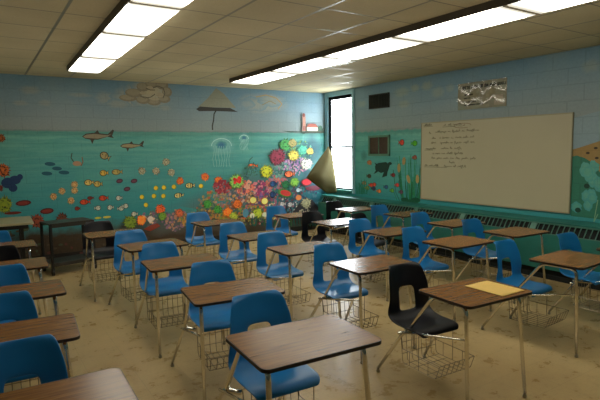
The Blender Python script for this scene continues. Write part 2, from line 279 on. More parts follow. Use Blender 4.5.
# mural shapes in wall metres: kind, position along wall, height, width, height, turn, colour
MURAL_BACK = [('s',0.748,2.631,0.294,0.134,0,(160,152,126),0.35),('s',0.604,2.433,0.21,0.089,0,(160,152,126),0.3),('s',0.939,2.446,0.192,0.106,0,(160,152,126),0.25),('s',1.444,2.59,0.383,0.078,0,(160,152,126),0.3),('s',1.819,2.56,0.31,0.224,0,(160,152,126),0.35),('s',2.184,2.592,0.488,0.328,0,(160,152,126),0.45),('s',2.352,2.666,0.432,0.331,0,(160,152,126),0.7),('s',2.547,2.541,0.614,0.202,0,(160,152,126),0.5),('s',2.555,2.709,0.579,0.436,0,(160,152,126),1),('s',2.018,2.471,0.35,0.146,0,(160,152,126),0.35),('s',2.802,2.432,0.212,0.103,0,(160,152,126),0.25),('e',2.184,2.576,0.293,0.115,0,(118,112,96),0),('e',2.174,2.588,0.228,0.083,0,(134,127,108),0),('e',2.286,2.663,0.296,0.148,0,(118,112,96),0),('e',2.276,2.675,0.231,0.107,0,(134,127,108),0),('e',2.44,2.77,0.218,0.15,0,(118,112,96),0),('e',2.43,2.782,0.17,0.108,0,(134,127,108),0),('e',2.594,2.828,0.239,0.134,0,(118,112,96),0),('e',2.584,2.841,0.186,0.096,0,(134,127,108),0),('e',2.766,2.822,0.227,0.153,0,(118,112,96),0),('e',2.756,2.835,0.177,0.11,0,(134,127,108),0),('e',2.849,2.707,0.177,0.171,0,(118,112,96),0),('e',2.839,2.72,0.138,0.123,0,(134,127,108),0),('e',2.791,2.585,0.228,0.137,0,(118,112,96),0),('e',2.781,2.599,0.178,0.098,0,(134,127,108),0),('e',2.615,2.527,0.241,0.118,0,(118,112,96),0),('e',2.605,2.54,0.188,0.085,0,(134,127,108),0),('e',2.43,2.553,0.235,0.133,0,(118,112,96),0),('e',2.42,2.566,0.183,0.096,0,(134,127,108),0),('e',2.557,2.76,0.123,0.07,0,(150,142,120),0),('e',2.724,2.65,0.139,0.081,0,(150,142,120),0),('e',2.435,2.67,0.107,0.06,0,(150,142,120),0),('e',2.634,2.579,0.165,0.051,0,(150,142,120),0),('l',[(2.383,2.618),(2.465,2.588),(2.567,2.609),(2.638,2.663)],0.015,(88,84,74)),('l',[(2.608,2.762),(2.696,2.801),(2.781,2.772),(2.813,2.688),(2.774,2.602)],0.015,(88,84,74)),('l',[(2.489,2.756),(2.555,2.726),(2.641,2.73)],0.015,(88,84,74)),('s',4.739,2.592,1.018,0.383,0,(160,150,125),0.55),('s',4.564,2.567,0.521,0.247,0,(160,150,125),0.45),('s',4.942,2.658,0.588,0.232,0,(160,150,125),0.5),('s',4.392,2.56,0.298,0.15,0,(160,150,125),0.3),('l',[(4.589,2.7),(4.81,2.748),(5.034,2.701),(5.169,2.589),(5.075,2.488)],0.023,(150,130,95)),('l',[(4.716,2.553),(4.896,2.637),(5.031,2.584)],0.015,(130,118,90)),('p',[(3.766,2.825),(3.922,2.725),(4.159,2.477),(3.406,2.47),(3.603,2.638)],(120,122,108)),('p',[(3.367,2.433),(3.444,2.48),(3.715,2.471),(4.035,2.473),(4.198,2.404),(3.992,2.407),(3.713,2.408),(3.422,2.396)],(48,48,46)),('l',[(3.752,2.418),(3.711,2.354),(3.699,2.245),(3.67,2.135),(3.673,2.063)],0.024,(40,44,40)),('s',3.841,1.788,0.503,0.36,0,(120,165,165),0.55),('l',[(3.642,1.771),(3.646,1.797),(3.659,1.823),(3.678,1.847),(3.703,1.867),(3.733,1.884),(3.768,1.897),(3.806,1.905),(3.845,1.908),(3.884,1.905),(3.922,1.897),(3.957,1.884),(3.987,1.867),(4.012,1.846),(4.03,1.821),(4.041,1.795),(4.044,1.768)],0.013,(150,185,180)),('s',3.841,1.788,0.201,0.139,0,(30,80,130),0.8),('l',[(3.681,1.77),(3.694,1.693),(3.678,1.616),(3.658,1.539),(3.666,1.462),(3.683,1.384)],0.008,(120,165,158)),('l',[(3.747,1.77),(3.741,1.693),(3.717,1.616),(3.715,1.538),(3.734,1.46),(3.734,1.382)],0.008,(120,165,158)),('l',[(3.802,1.769),(3.779,1.692),(3.767,1.615),(3.783,1.537),(3.793,1.459),(3.773,1.381)],0.008,(120,165,158)),('l',[(3.843,1.769),(3.822,1.692),(3.831,1.614),(3.848,1.535),(3.837,1.458),(3.814,1.38)],0.008,(120,165,158)),('l',[(3.882,1.769),(3.881,1.691),(3.9,1.613),(3.9,1.534),(3.876,1.457),(3.868,1.378)],0.008,(120,165,158)),('l',[(3.933,1.768),(3.95,1.69),(3.96,1.612),(3.94,1.533),(3.923,1.455),(3.935,1.376)],0.008,(120,165,158)),('l',[(3.999,1.768),(4.016,1.689),(4.005,1.611),(3.982,1.533),(3.985,1.454),(4.004,1.374)],0.008,(120,165,158)),('s',4.31,1.917,0.239,0.197,0,(120,165,165),0.55),('l',[(4.215,1.898),(4.217,1.913),(4.223,1.927),(4.232,1.94),(4.244,1.952),(4.259,1.961),(4.275,1.968),(4.293,1.973),(4.312,1.974),(4.33,1.973),(4.348,1.969),(4.365,1.962),(4.379,1.952),(4.391,1.941),(4.399,1.928),(4.404,1.913),(4.406,1.898)],0.013,(150,185,180)),('s',4.31,1.917,0.096,0.076,0,(30,80,130),0.8),('l',[(4.234,1.898),(4.249,1.856),(4.234,1.814),(4.214,1.772),(4.224,1.729),(4.243,1.687)],0.008,(120,165,158)),('l',[(4.273,1.898),(4.268,1.856),(4.244,1.814),(4.243,1.771),(4.265,1.729),(4.266,1.686)],0.009,(120,165,158)),('l',[(4.3,1.898),(4.277,1.856),(4.266,1.814),(4.284,1.771),(4.296,1.728),(4.277,1.686)],0.009,(120,165,158)),('l',[(4.312,1.898),(4.292,1.856),(4.303,1.813),(4.322,1.771),(4.312,1.728),(4.289,1.686)],0.009,(120,165,158)),('l',[(4.322,1.898),(4.322,1.856),(4.344,1.813),(4.345,1.771),(4.321,1.728),(4.314,1.686)],0.009,(120,165,158)),('l',[(4.344,1.898),(4.363,1.856),(4.375,1.813),(4.356,1.771),(4.339,1.728),(4.354,1.685)],0.009,(120,165,158)),('l',[(4.382,1.898),(4.401,1.856),(4.391,1.813),(4.368,1.77),(4.373,1.728),(4.394,1.685)],0.009,(120,165,158)),('p',[(1.438,1.938),(1.498,1.984),(1.633,2.0),(1.675,2.042),(1.706,1.991),(1.829,1.976),(1.914,2.054),(1.933,2.034),(1.898,1.95),(1.927,1.913),(1.827,1.934),(1.676,1.887),(1.618,1.888),(1.585,1.816),(1.56,1.888),(1.484,1.903)],(52,50,42)),('p',[(1.457,1.938),(1.506,1.969),(1.633,1.982),(1.705,1.972),(1.829,1.96),(1.89,1.981),(1.828,1.939),(1.677,1.903),(1.484,1.916)],(120,112,92)),('p',[(2.016,1.783),(2.064,1.819),(2.174,1.83),(2.207,1.862),(2.233,1.822),(2.332,1.809),(2.399,1.87),(2.415,1.853),(2.388,1.789),(2.411,1.76),(2.331,1.777),(2.209,1.742),(2.162,1.742),(2.136,1.686),(2.115,1.743),(2.054,1.755)],(52,50,42)),('p',[(2.032,1.783),(2.072,1.807),(2.174,1.816),(2.232,1.807),(2.332,1.797),(2.381,1.813),(2.331,1.781),(2.21,1.754),(2.054,1.765)],(135,120,90)),('f',1.771,1.622,0.171,0.13,-30,(150,130,85),(40,30,20),1),('l',[(1.277,1.679),(1.258,1.6),(1.298,1.536)],0.016,(50,70,60)),('l',[(1.42,1.613),(1.431,1.533),(1.398,1.47)],0.016,(110,80,60)),('e',1.341,1.511,0.132,0.079,0,(150,115,90),0),('e',0.954,1.514,0.153,0.062,-5,(18,72,88),0),('e',1.048,1.441,0.141,0.062,-5,(18,72,88),0),('e',1.144,1.375,0.158,0.063,-5,(18,72,88),0),('e',0.903,1.368,0.153,0.062,-5,(18,72,88),0),('b',0.327,1.914,0.118,0.136,0,(150,80,25),(40,20,10),14),('b',0.321,1.435,0.19,0.22,0,(190,95,30),(70,30,12),18),('e',0.374,1.247,0.18,0.164,0,(14,42,78),0),('e',0.467,1.287,0.157,0.135,0,(14,42,78),0),('e',0.434,1.169,0.117,0.12,0,(14,42,78),0),('e',0.535,1.33,0.079,0.09,0,(14,42,78),0),('b',0.267,1.178,0.094,0.11,0,(120,40,25),(60,20,15),14),('b',0.301,0.921,0.238,0.278,0,(135,145,35),(90,110,30),22),('e',0.557,0.933,0.213,0.091,3,(70,18,16),0),('e',0.557,0.933,0.159,0.055,3,(115,38,28),0),('e',0.869,0.786,0.195,0.094,3,(70,18,16),0),('e',0.869,0.786,0.146,0.056,3,(115,38,28),0),('e',0.41,0.792,0.234,0.045,0,(90,30,20),0),('b',0.722,0.642,0.203,0.231,0,(135,62,38),(90,40,28),14),('b',1.074,0.643,0.187,0.207,0,(100,50,35),(60,50,35),14),('b',1.099,1.085,0.112,0.123,0,(190,165,105),(150,60,35),12),('b',1.286,1.179,0.115,0.124,0,(190,165,105),(150,60,35),12),('b',1.281,1.083,0.115,0.125,0,(190,165,105),(150,60,35),12),('b',0.973,1.006,0.11,0.122,0,(190,165,105),(150,60,35),12),('b',1.221,0.927,0.114,0.125,0,(190,165,105),(150,60,35),12),('f',1.309,0.792,0.089,0.072,0,(120,35,22),(40,30,20),1),('f',1.426,0.889,0.165,0.097,0,(185,62,28),(40,30,20),1),('f',1.513,0.948,0.106,0.065,0,(110,35,20),(40,30,20),1),('f',1.712,0.935,0.156,0.099,0,(180,65,35),(40,30,20),1),('f',1.741,1.345,0.14,0.106,0,(185,150,60),(70,55,30),1),('f',1.947,1.354,0.176,0.1,0,(165,145,80),(70,55,30),1),('f',1.503,1.2,0.151,0.105,0,(185,160,85),(70,55,30),1),('f',1.639,1.169,0.139,0.106,0,(175,150,75),(70,55,30),1),('e',1.98,1.203,0.113,0.077,10,(60,38,52),0),('e',1.98,1.203,0.072,0.043,10,(95,55,70),0),('e',2.217,1.192,0.116,0.078,10,(60,38,52),0),('e',2.217,1.192,0.075,0.044,10,(95,55,70),0),('e',2.095,1.063,0.115,0.078,10,(60,38,52),0),('e',2.095,1.063,0.074,0.044,10,(95,55,70),0),('f',1.958,0.919,0.113,0.092,0,(170,175,160),(35,45,50),1),('f',1.611,0.777,0.108,0.09,0,(170,175,160),(35,45,50),-1),('f',1.814,0.77,0.111,0.092,0,(170,175,160),(35,45,50),1),('f',1.974,0.741,0.113,0.093,0,(170,175,160),(35,45,50),-1),('f',2.049,0.778,0.114,0.093,0,(170,175,160),(35,45,50),-1),('f',2.199,0.63,0.117,0.094,0,(170,175,160),(35,45,50),1),('e',2.585,1.053,0.087,0.087,0,(110,125,40),0),('e',2.58,1.053,0.066,0.07,0,(205,175,45),0),('e',2.726,1.054,0.089,0.088,0,(110,125,40),0),('e',2.721,1.055,0.067,0.07,0,(205,175,45),0),('e',2.338,0.912,0.085,0.086,0,(110,125,40),0),('e',2.333,0.912,0.064,0.069,0,(205,175,45),0),('e',2.545,0.916,0.087,0.087,0,(110,125,40),0),('e',2.539,0.916,0.066,0.07,0,(205,175,45),0),('e',2.711,0.906,0.089,0.088,0,(110,125,40),0),('e',2.706,0.906,0.067,0.07,0,(205,175,45),0),('e',2.4,0.769,0.085,0.086,0,(110,125,40),0),('e',2.395,0.77,0.065,0.069,0,(205,175,45),0),('e',2.906,1.057,0.091,0.089,0,(110,125,40),0),('e',2.901,1.058,0.069,0.071,0,(205,175,45),0),('e',3.412,1.045,0.096,0.091,0,(110,125,40),0),('e',3.406,1.046,0.073,0.073,0,(205,175,45),0),('e',3.215,0.892,0.094,0.091,0,(110,125,40),0),('e',3.209,0.893,0.072,0.073,0,(205,175,45),0),('b',2.358,1.356,0.141,0.143,0,(165,160,130),(60,55,45),9),('b',2.598,1.348,0.146,0.145,0,(165,160,130),(60,55,45),9),('b',2.781,1.499,0.149,0.146,0,(165,160,130),(60,55,45),9),('b',2.871,1.312,0.151,0.147,0,(165,160,130),(60,55,45),9),('e',1.61,0.612,0.108,0.036,0,(175,170,50),0),('e',1.751,0.616,0.126,0.037,0,(180,170,60),0),('b',3.02,1.155,0.154,0.149,0,(190,70,35),(225,140,40),12),('b',3.495,1.207,0.181,0.17,0,(190,70,35),(225,140,40),12),('b',3.76,1.13,0.187,0.173,0,(190,70,35),(225,140,40),12),('f',3.203,1.065,0.188,0.108,0,(205,190,120),(30,30,25),1),('l',[(3.167,1.11),(3.163,1.024)],0.013,(40,35,30)),('l',[(3.204,1.109),(3.201,1.022)],0.013,(40,35,30)),('l',[(3.242,1.107),(3.239,1.02)],0.013,(40,35,30)),('f',2.991,0.897,0.184,0.107,0,(205,190,120),(30,30,25),1),('l',[(2.956,0.942),(2.953,0.857)],0.012,(40,35,30)),('l',[(2.993,0.94),(2.99,0.854)],0.013,(40,35,30)),('l',[(3.03,0.938),(3.026,0.852)],0.013,(40,35,30)),('e',3.286,0.76,0.126,0.121,0,(110,40,20),0),('e',3.286,0.76,0.095,0.095,0,(215,80,35),0),('e',3.305,0.766,0.042,0.048,0,(235,180,70),0),('e',2.985,0.745,0.121,0.118,0,(110,40,20),0),('e',2.985,0.745,0.092,0.093,0,(215,80,35),0),('e',3.004,0.751,0.041,0.047,0,(235,180,70),0),('e',2.819,0.694,0.119,0.117,0,(110,40,20),0),('e',2.819,0.694,0.09,0.092,0,(215,80,35),0),('e',2.837,0.7,0.04,0.046,0,(235,180,70),0),('e',3.129,0.611,0.124,0.12,0,(110,40,20),0),('e',3.129,0.611,0.094,0.094,0,(215,80,35),0),('e',3.148,0.617,0.041,0.047,0,(235,180,70),0),('s',3.873,0.568,2.253,0.759,0,(74,84,84),0.85),('s',5.203,0.77,1.898,1.425,0,(74,84,84),0.85),('s',2.808,0.436,1.083,0.464,0,(74,84,84),0.85),('s',4.409,0.819,1.303,0.973,0,(74,84,84),0.85),('s',5.454,1.371,1.211,0.918,0,(74,84,84),0.85),('s',5.814,0.627,1.014,1.054,0,(74,84,84),0.85),('s',5.869,0.94,0.864,1.261,0,(22,48,70),0.85),('s',5.562,0.54,1.235,0.625,0,(22,48,70),0.85),('s',5.879,1.671,0.657,0.747,0,(22,48,70),0.85),('m',2.901,0.464,0.237,0.187,0,[(120,90,115),(150,110,110),(80,80,90),(165,120,90)],112,0.049),('m',2.459,0.538,0.155,0.126,0,[(120,90,115),(90,90,90),(200,170,140)],50,0.048),('m',3.983,0.788,0.31,0.228,0,[(105,105,125),(140,90,80),(80,90,100),(160,120,110)],150,0.052),('m',3.674,0.677,0.36,0.269,0,[(110,110,100),(150,130,80),(90,120,80),(170,90,60)],150,0.051),('m',3.826,1.005,0.182,0.135,0,[(140,50,60),(120,40,55),(170,80,80)],100,0.052),('m',4.632,0.943,0.2,0.142,0,[(140,50,90),(100,60,90),(190,110,120)],100,0.054),('m',4.326,0.96,0.193,0.139,0,[(200,110,90),(175,85,75),(190,140,120)],100,0.053),('m',4.296,0.632,0.387,0.28,0,[(150,95,70),(175,130,70),(120,65,95),(170,140,125),(80,100,110)],162,0.053),('m',4.734,0.54,0.452,0.319,0,[(150,60,90),(125,80,135),(170,110,90),(90,80,125),(180,160,120)],237,0.05),('m',5.02,1.003,0.255,0.177,0,[(185,110,95),(165,90,95),(140,105,125)],100,0.055),('m',5.454,1.35,0.291,0.196,0,[(150,115,160),(170,130,165),(125,100,150),(190,150,170)],150,0.046),('m',5.096,1.281,0.28,0.192,0,[(90,140,140),(140,120,140),(110,150,130)],100,0.045),('m',5.199,0.566,0.38,0.261,0,[(90,110,120),(140,90,110),(60,100,100),(190,190,180)],112,0.046),('m',5.564,0.644,0.444,0.299,0,[(40,80,95),(50,60,90),(90,60,70),(70,110,120)],137,0.052),('m',5.581,1.674,0.318,0.212,0,[(60,130,130),(90,160,130),(110,150,90)],75,0.041),('m',4.398,0.428,0.654,0.176,0,[(110,130,60),(90,110,70),(140,120,60),(60,100,80),(180,100,60)],287,0.049),('m',3.468,0.45,0.508,0.145,0,[(110,130,60),(150,110,60),(90,80,70),(170,130,60)],187,0.046),('b',5.223,1.779,0.306,0.26,0,(75,160,80),(40,120,60),14),('b',5.39,1.818,0.223,0.187,0,(165,150,90),(120,120,70),14),('b',5.032,1.542,0.408,0.351,0,(150,55,75),(110,30,50),24),('b',5.409,1.565,0.291,0.245,0,(205,195,90),(170,150,60),14),('b',5.63,1.674,0.275,0.228,0,(80,175,140),(40,120,110),14),('b',5.816,1.651,0.187,0.154,0,(205,190,90),(190,90,50),14),('b',5.724,1.384,0.325,0.269,0,(205,205,190),(150,150,150),14),('f',4.467,1.379,0.239,0.106,0,(215,95,35),(70,60,30),1),('l',[(4.333,1.21),(4.406,1.497),(4.472,1.553)],0.015,(40,70,60)),('l',[(4.419,1.188),(4.491,1.456)],0.015,(40,80,70)),('m',4.421,1.265,0.173,0.124,0,[(50,90,85),(60,110,95)],37,0.043),('b',4.774,1.262,0.314,0.275,0,(200,200,45),(150,160,40),20),('f',5.306,1.192,0.263,0.142,0,(220,110,60),(60,30,25),1),('b',5.424,1.024,0.248,0.21,0,(130,180,60),(80,150,60),14),('b',5.207,0.984,0.22,0.189,0,(30,110,60),(20,80,50),14),('e',5.719,1.01,0.275,0.156,0,(110,25,30),0),('e',5.719,1.01,0.213,0.117,0,(205,35,48),0),('f',4.928,1.013,0.184,0.12,0,(30,70,120),(20,30,50),1),('f',4.911,0.798,0.161,0.14,0,(30,60,105),(20,30,50),1),('e',5.192,0.812,0.355,0.173,-15,(60,110,50),0),('e',5.204,0.811,0.261,0.122,-15,(175,45,40),0),('f',5.518,0.854,0.147,0.103,0,(180,200,205),(30,60,80),1),('e',5.515,0.699,0.147,0.114,0,(195,120,65),0),('e',5.894,0.876,0.408,0.105,0,(95,35,50),0),('f',5.128,0.592,0.165,0.112,0,(185,185,185),(70,70,80),1),('f',5.319,0.568,0.168,0.113,0,(185,185,185),(70,70,80),1),('p',[(5.364,0.41),(5.513,0.564),(5.664,0.679),(5.865,0.624),(6.017,0.443),(6.065,0.181),(5.458,0.236)],(38,36,40)),('b',5.7,0.572,0.28,0.234,0,(165,160,120),(110,110,90),14),('m',5.66,0.449,0.15,0.101,0,[(150,145,120)],20,0.034),('e',4.461,0.718,0.166,0.149,0,(150,110,50),0),('e',4.461,0.718,0.131,0.117,0,(215,205,115),0),('e',4.715,0.681,0.171,0.151,0,(150,110,50),0),('e',4.715,0.681,0.135,0.119,0,(215,205,115),0),('b',4.118,1.095,0.331,0.301,0,(140,185,80),(90,150,80),22),('m',4.139,1.113,0.084,0.061,0,[(205,45,35),(180,30,30)],20,0.057),('b',3.517,0.707,0.182,0.172,0,(70,150,60),(40,110,50),14),('b',3.712,0.599,0.187,0.175,0,(70,150,60),(40,110,50),14),('b',3.913,0.526,0.211,0.195,0,(235,130,35),(190,80,30),14),('b',4.126,0.663,0.216,0.197,0,(215,110,40),(170,80,30),14),('b',4.035,0.44,0.194,0.179,0,(180,190,60),(130,150,50),14),('b',4.553,0.455,0.247,0.221,0,(170,185,50),(120,140,40),14),('e',4.709,0.412,0.113,0.1,0,(190,195,170),0),('e',4.431,0.416,0.109,0.098,0,(190,190,160),0),('e',4.291,0.476,0.129,0.175,0,(70,120,140),0),('b',2.303,0.517,0.189,0.193,0,(225,110,40),(240,160,60),14),('b',2.64,0.681,0.197,0.196,0,(215,90,40),(180,80,40),14),('b',2.118,0.499,0.246,0.254,0,(120,140,40),(80,110,40),14),('b',2.979,0.583,0.171,0.167,0,(200,100,60),(160,80,50),14),('b',2.67,0.555,0.165,0.164,0,(110,150,50),(80,120,50),14),('e',2.458,0.521,0.104,0.105,0,(195,180,170),0),('p',[(2.33,0.358),(2.453,0.416),(2.576,0.44),(2.627,0.382),(2.448,0.311)],(120,50,35)),('p',[(5.135,2.057),(5.346,2.029),(6.14,2.065),(6.166,2.128),(5.986,2.064),(5.587,2.051)],(35,60,45)),('p',[(5.587,2.04),(6.166,2.076),(6.165,2.024),(5.66,2.01)],(40,50,35)),('p',[(5.626,2.061),(5.64,2.284),(5.629,2.355),(5.71,2.357),(5.709,2.286),(5.71,2.062)],(150,105,90)),('e',5.666,2.382,0.074,0.081,0,(95,40,30),0),('p',[(5.638,2.163),(5.709,2.164),(5.71,2.072),(5.636,2.071)],(120,70,60)),('p',[(5.735,2.062),(5.736,2.144),(6.012,2.137),(6.011,2.064)],(190,175,150)),('p',[(5.724,2.143),(5.787,2.216),(5.962,2.208),(6.025,2.135)],(125,60,45)),('e',6.076,2.127,0.103,0.104,0,(35,70,50),0),('l',[(4.435,0.208),(4.397,0.373)],0.016,(20,65,60)),('l',[(5.721,0.085),(5.751,0.304)],0.017,(50,90,50)),('l',[(4.903,0.163),(4.931,0.287)],0.016,(20,65,60)),('l',[(4.647,0.188),(4.689,0.308)],0.016,(20,65,60)),('l',[(5.721,0.085),(5.693,0.296)],0.017,(50,90,50)),('l',[(5.851,0.073),(5.9,0.197)],0.017,(20,65,60)),('l',[(4.429,0.209),(4.442,0.352)],0.016,(50,90,50)),('l',[(4.707,0.182),(4.689,0.385)],0.016,(50,90,50)),('l',[(5.799,0.078),(5.752,0.293)],0.017,(50,90,50)),('l',[(5.881,0.07),(5.919,0.247)],0.017,(20,65,60)),('l',[(5.016,0.153),(5.0,0.334)],0.016,(25,80,70)),('l',[(4.805,0.173),(4.839,0.406)],0.016,(25,80,70)),('l',[(5.087,0.146),(5.137,0.313)],0.016,(50,90,50)),('l',[(5.102,0.144),(5.09,0.248)],0.016,(25,80,70)),('l',[(4.395,0.212),(4.435,0.357)],0.016,(20,65,60)),('l',[(4.755,0.178),(4.745,0.315)],0.016,(20,65,60)),('l',[(5.404,0.115),(5.378,0.32)],0.017,(25,80,70)),('l',[(5.543,0.102),(5.524,0.27)],0.017,(25,80,70)),('l',[(4.489,0.203),(4.533,0.397)],0.016,(25,80,70)),('l',[(4.355,0.216),(4.376,0.327)],0.016,(20,65,60)),('l',[(5.594,0.097),(5.644,0.343)],0.017,(20,65,60)),('l',[(4.834,0.17),(4.806,0.323)],0.016,(50,90,50)),('l',[(5.49,0.107),(5.451,0.271)],0.017,(20,65,60)),('l',[(4.782,0.175),(4.763,0.334)],0.016,(25,80,70)),('l',[(4.851,0.168),(4.812,0.408)],0.016,(25,80,70)),('l',[(4.912,0.163),(4.942,0.262)],0.016,(50,90,50)),('l',[(4.447,0.207),(4.494,0.382)],0.016,(25,80,70)),('l',[(4.475,0.205),(4.44,0.343)],0.016,(50,90,50)),('l',[(5.484,0.108),(5.453,0.355)],0.017,(20,65,60)),('l',[(5.307,0.125),(5.294,0.369)],0.017,(50,90,50)),('l',[(4.784,0.175),(4.833,0.32)],0.016,(25,80,70)),('l',[(5.114,0.143),(5.094,0.332)],0.016,(25,80,70)),('l',[(4.655,0.187),(4.654,0.337)],0.016,(20,65,60)),('l',[(5.78,0.079),(5.784,0.329)],0.017,(20,65,60)),('l',[(4.715,0.182),(4.72,0.313)],0.016,(20,65,60)),('l',[(5.856,0.072),(5.823,0.323)],0.017,(20,65,60)),('l',[(5.275,0.128),(5.326,0.313)],0.017,(50,90,50)),('l',[(5.44,0.112),(5.471,0.251)],0.017,(20,65,60)),('l',[(4.951,0.159),(4.947,0.271)],0.016,(50,90,50)),('l',[(5.915,0.066),(5.962,0.269)],0.017,(50,90,50)),('l',[(5.102,0.144),(5.144,0.341)],0.016,(20,65,60)),('l',[(5.206,0.134),(5.224,0.281)],0.016,(20,65,60)),('l',[(4.864,0.167),(4.858,0.34)],0.016,(20,65,60)),('l',[(6.039,0.054),(6.06,0.304)],0.017,(50,90,50)),('l',[(4.498,0.202),(4.544,0.344)],0.016,(25,80,70)),('l',[(5.857,0.072),(5.879,0.257)],0.017,(20,65,60)),('l',[(5.616,0.095),(5.663,0.312)],0.017,(25,80,70)),('l',[(4.642,0.189),(4.615,0.345)],0.016,(20,65,60)),('l',[(4.478,0.204),(4.509,0.331)],0.016,(25,80,70)),('l',[(5.248,0.13),(5.288,0.346)],0.017,(50,90,50)),('l',[(5.355,0.12),(5.389,0.285)],0.017,(20,65,60)),('l',[(5.946,0.063),(5.943,0.309)],0.017,(50,90,50)),('l',[(5.329,0.123),(5.33,0.246)],0.017,(50,90,50)),('l',[(5.67,0.09),(5.628,0.335)],0.017,(50,90,50)),('l',[(5.926,0.065),(5.908,0.272)],0.017,(25,80,70)),('l',[(4.427,0.209),(4.435,0.393)],0.016,(20,65,60)),('l',[(4.953,0.159),(4.98,0.278)],0.016,(20,65,60)),('l',[(4.443,0.208),(4.414,0.361)],0.016,(20,65,60)),('l',[(5.177,0.137),(5.174,0.261)],0.016,(20,65,60)),('l',[(4.396,0.212),(4.435,0.418)],0.016,(20,65,60)),('e',2.261,0.157,0.042,0.037,0,(60,70,50),0),('e',2.128,0.313,0.043,0.034,0,(60,70,50),0),('e',0.716,0.121,0.028,0.021,0,(60,70,50),0),('e',0.46,0.513,0.068,0.034,0,(70,60,45),0),('e',1.291,0.296,0.047,0.024,0,(50,48,42),0),('e',2.401,0.071,0.081,0.039,0,(60,70,50),0),('e',1.331,0.071,0.077,0.035,0,(80,45,40),0),('e',1.498,0.26,0.039,0.042,0,(60,70,50),0),('e',2.407,0.207,0.064,0.039,0,(50,48,42),0),('e',0.772,0.128,0.039,0.041,0,(70,60,45),0),('e',0.36,0.302,0.073,0.025,0,(60,70,50),0),('e',0.874,0.39,0.029,0.016,0,(70,60,45),0),('e',1.934,0.042,0.094,0.022,0,(80,45,40),0),('e',1.596,-0.0,0.036,0.048,0,(70,60,45),0),('e',0.553,0.35,0.074,0.022,0,(60,70,50),0),('e',2.063,0.082,0.091,0.025,0,(80,45,40),0),('e',1.712,0.296,0.046,0.028,0,(80,45,40),0),('e',2.185,0.203,0.06,0.045,0,(60,70,50),0),('e',1.105,0.24,0.044,0.045,0,(80,45,40),0),('e',1.681,0.161,0.054,0.049,0,(70,60,45),0),('e',0.531,0.524,0.078,0.046,0,(60,70,50),0),('e',1.48,0.32,0.036,0.025,0,(50,48,42),0),('e',1.56,0.237,0.068,0.019,0,(50,48,42),0),('e',0.358,0.514,0.028,0.027,0,(60,70,50),0),('e',0.258,0.479,0.064,0.021,0,(60,70,50),0),('e',0.38,0.455,0.072,0.035,0,(50,48,42),0),('e',1.77,0.132,0.092,0.046,0,(70,60,45),0),('e',1.372,0.162,0.074,0.034,0,(80,45,40),0),('e',0.508,0.202,0.052,0.018,0,(50,48,42),0),('e',0.525,0.181,0.054,0.032,0,(60,70,50),0),('e',2.093,0.246,0.059,0.032,0,(70,60,45),0),('e',0.765,0.242,0.044,0.04,0,(70,60,45),0),('e',0.512,0.2,0.071,0.023,0,(70,60,45),0),('e',1.186,0.173,0.04,0.043,0,(80,45,40),0),('e',0.897,0.442,0.058,0.022,0,(80,45,40),0),('e',1.502,0.048,0.049,0.038,0,(80,45,40),0),('e',1.478,0.442,0.069,0.025,0,(60,70,50),0),('e',1.901,0.198,0.086,0.044,0,(70,60,45),0),('e',2.156,-0.025,0.092,0.04,0,(70,60,45),0),('e',1.477,0.224,0.091,0.028,0,(70,60,45),0),('e',0.574,0.53,0.055,0.041,0,(50,48,42),0),('e',0.286,0.299,0.043,0.033,0,(50,48,42),0),('e',1.7,0.384,0.093,0.044,0,(70,60,45),0),('e',0.36,0.476,0.04,0.044,0,(70,60,45),0),('e',0.23,0.296,0.036,0.023,0,(60,70,50),0),('e',1.982,0.272,0.058,0.038,0,(70,60,45),0),('e',0.554,0.343,0.03,0.031,0,(60,70,50),0),('e',1.382,0.343,0.043,0.039,0,(60,70,50),0),('e',0.57,0.541,0.074,0.044,0,(60,70,50),0),('e',0.869,0.13,0.081,0.045,0,(80,45,40),0),('e',0.855,0.255,0.042,0.032,0,(70,60,45),0),('e',1.029,0.24,0.067,0.036,0,(60,70,50),0),('e',0.37,0.16,0.035,0.018,0,(50,48,42),0),('e',2.277,0.261,0.048,0.04,0,(70,60,45),0),('e',1.583,0.445,0.066,0.023,0,(70,60,45),0),('e',0.69,0.18,0.034,0.046,0,(60,70,50),0),('e',2.107,0.127,0.043,0.043,0,(50,48,42),0),('e',2.178,0.041,0.084,0.045,0,(50,48,42),0),('e',0.734,0.281,0.062,0.039,0,(60,70,50),0),('e',2.412,0.29,0.086,0.019,0,(70,60,45),0),('e',2.311,0.054,0.101,0.019,0,(60,70,50),0),('e',1.705,0.134,0.084,0.02,0,(50,48,42),0),('e',1.935,0.234,0.071,0.034,0,(60,70,50),0),('e',0.938,0.192,0.076,0.04,0,(70,60,45),0),('e',0.574,0.398,0.043,0.027,0,(50,48,42),0),('e',2.28,0.061,0.06,0.036,0,(70,60,45),0),('e',2.304,0.288,0.058,0.051,0,(50,48,42),0),('e',0.266,0.53,0.041,0.036,0,(60,70,50),0),('e',2.282,0.146,0.037,0.028,0,(80,45,40),0),('e',0.523,0.137,0.06,0.026,0,(70,60,45),0)]
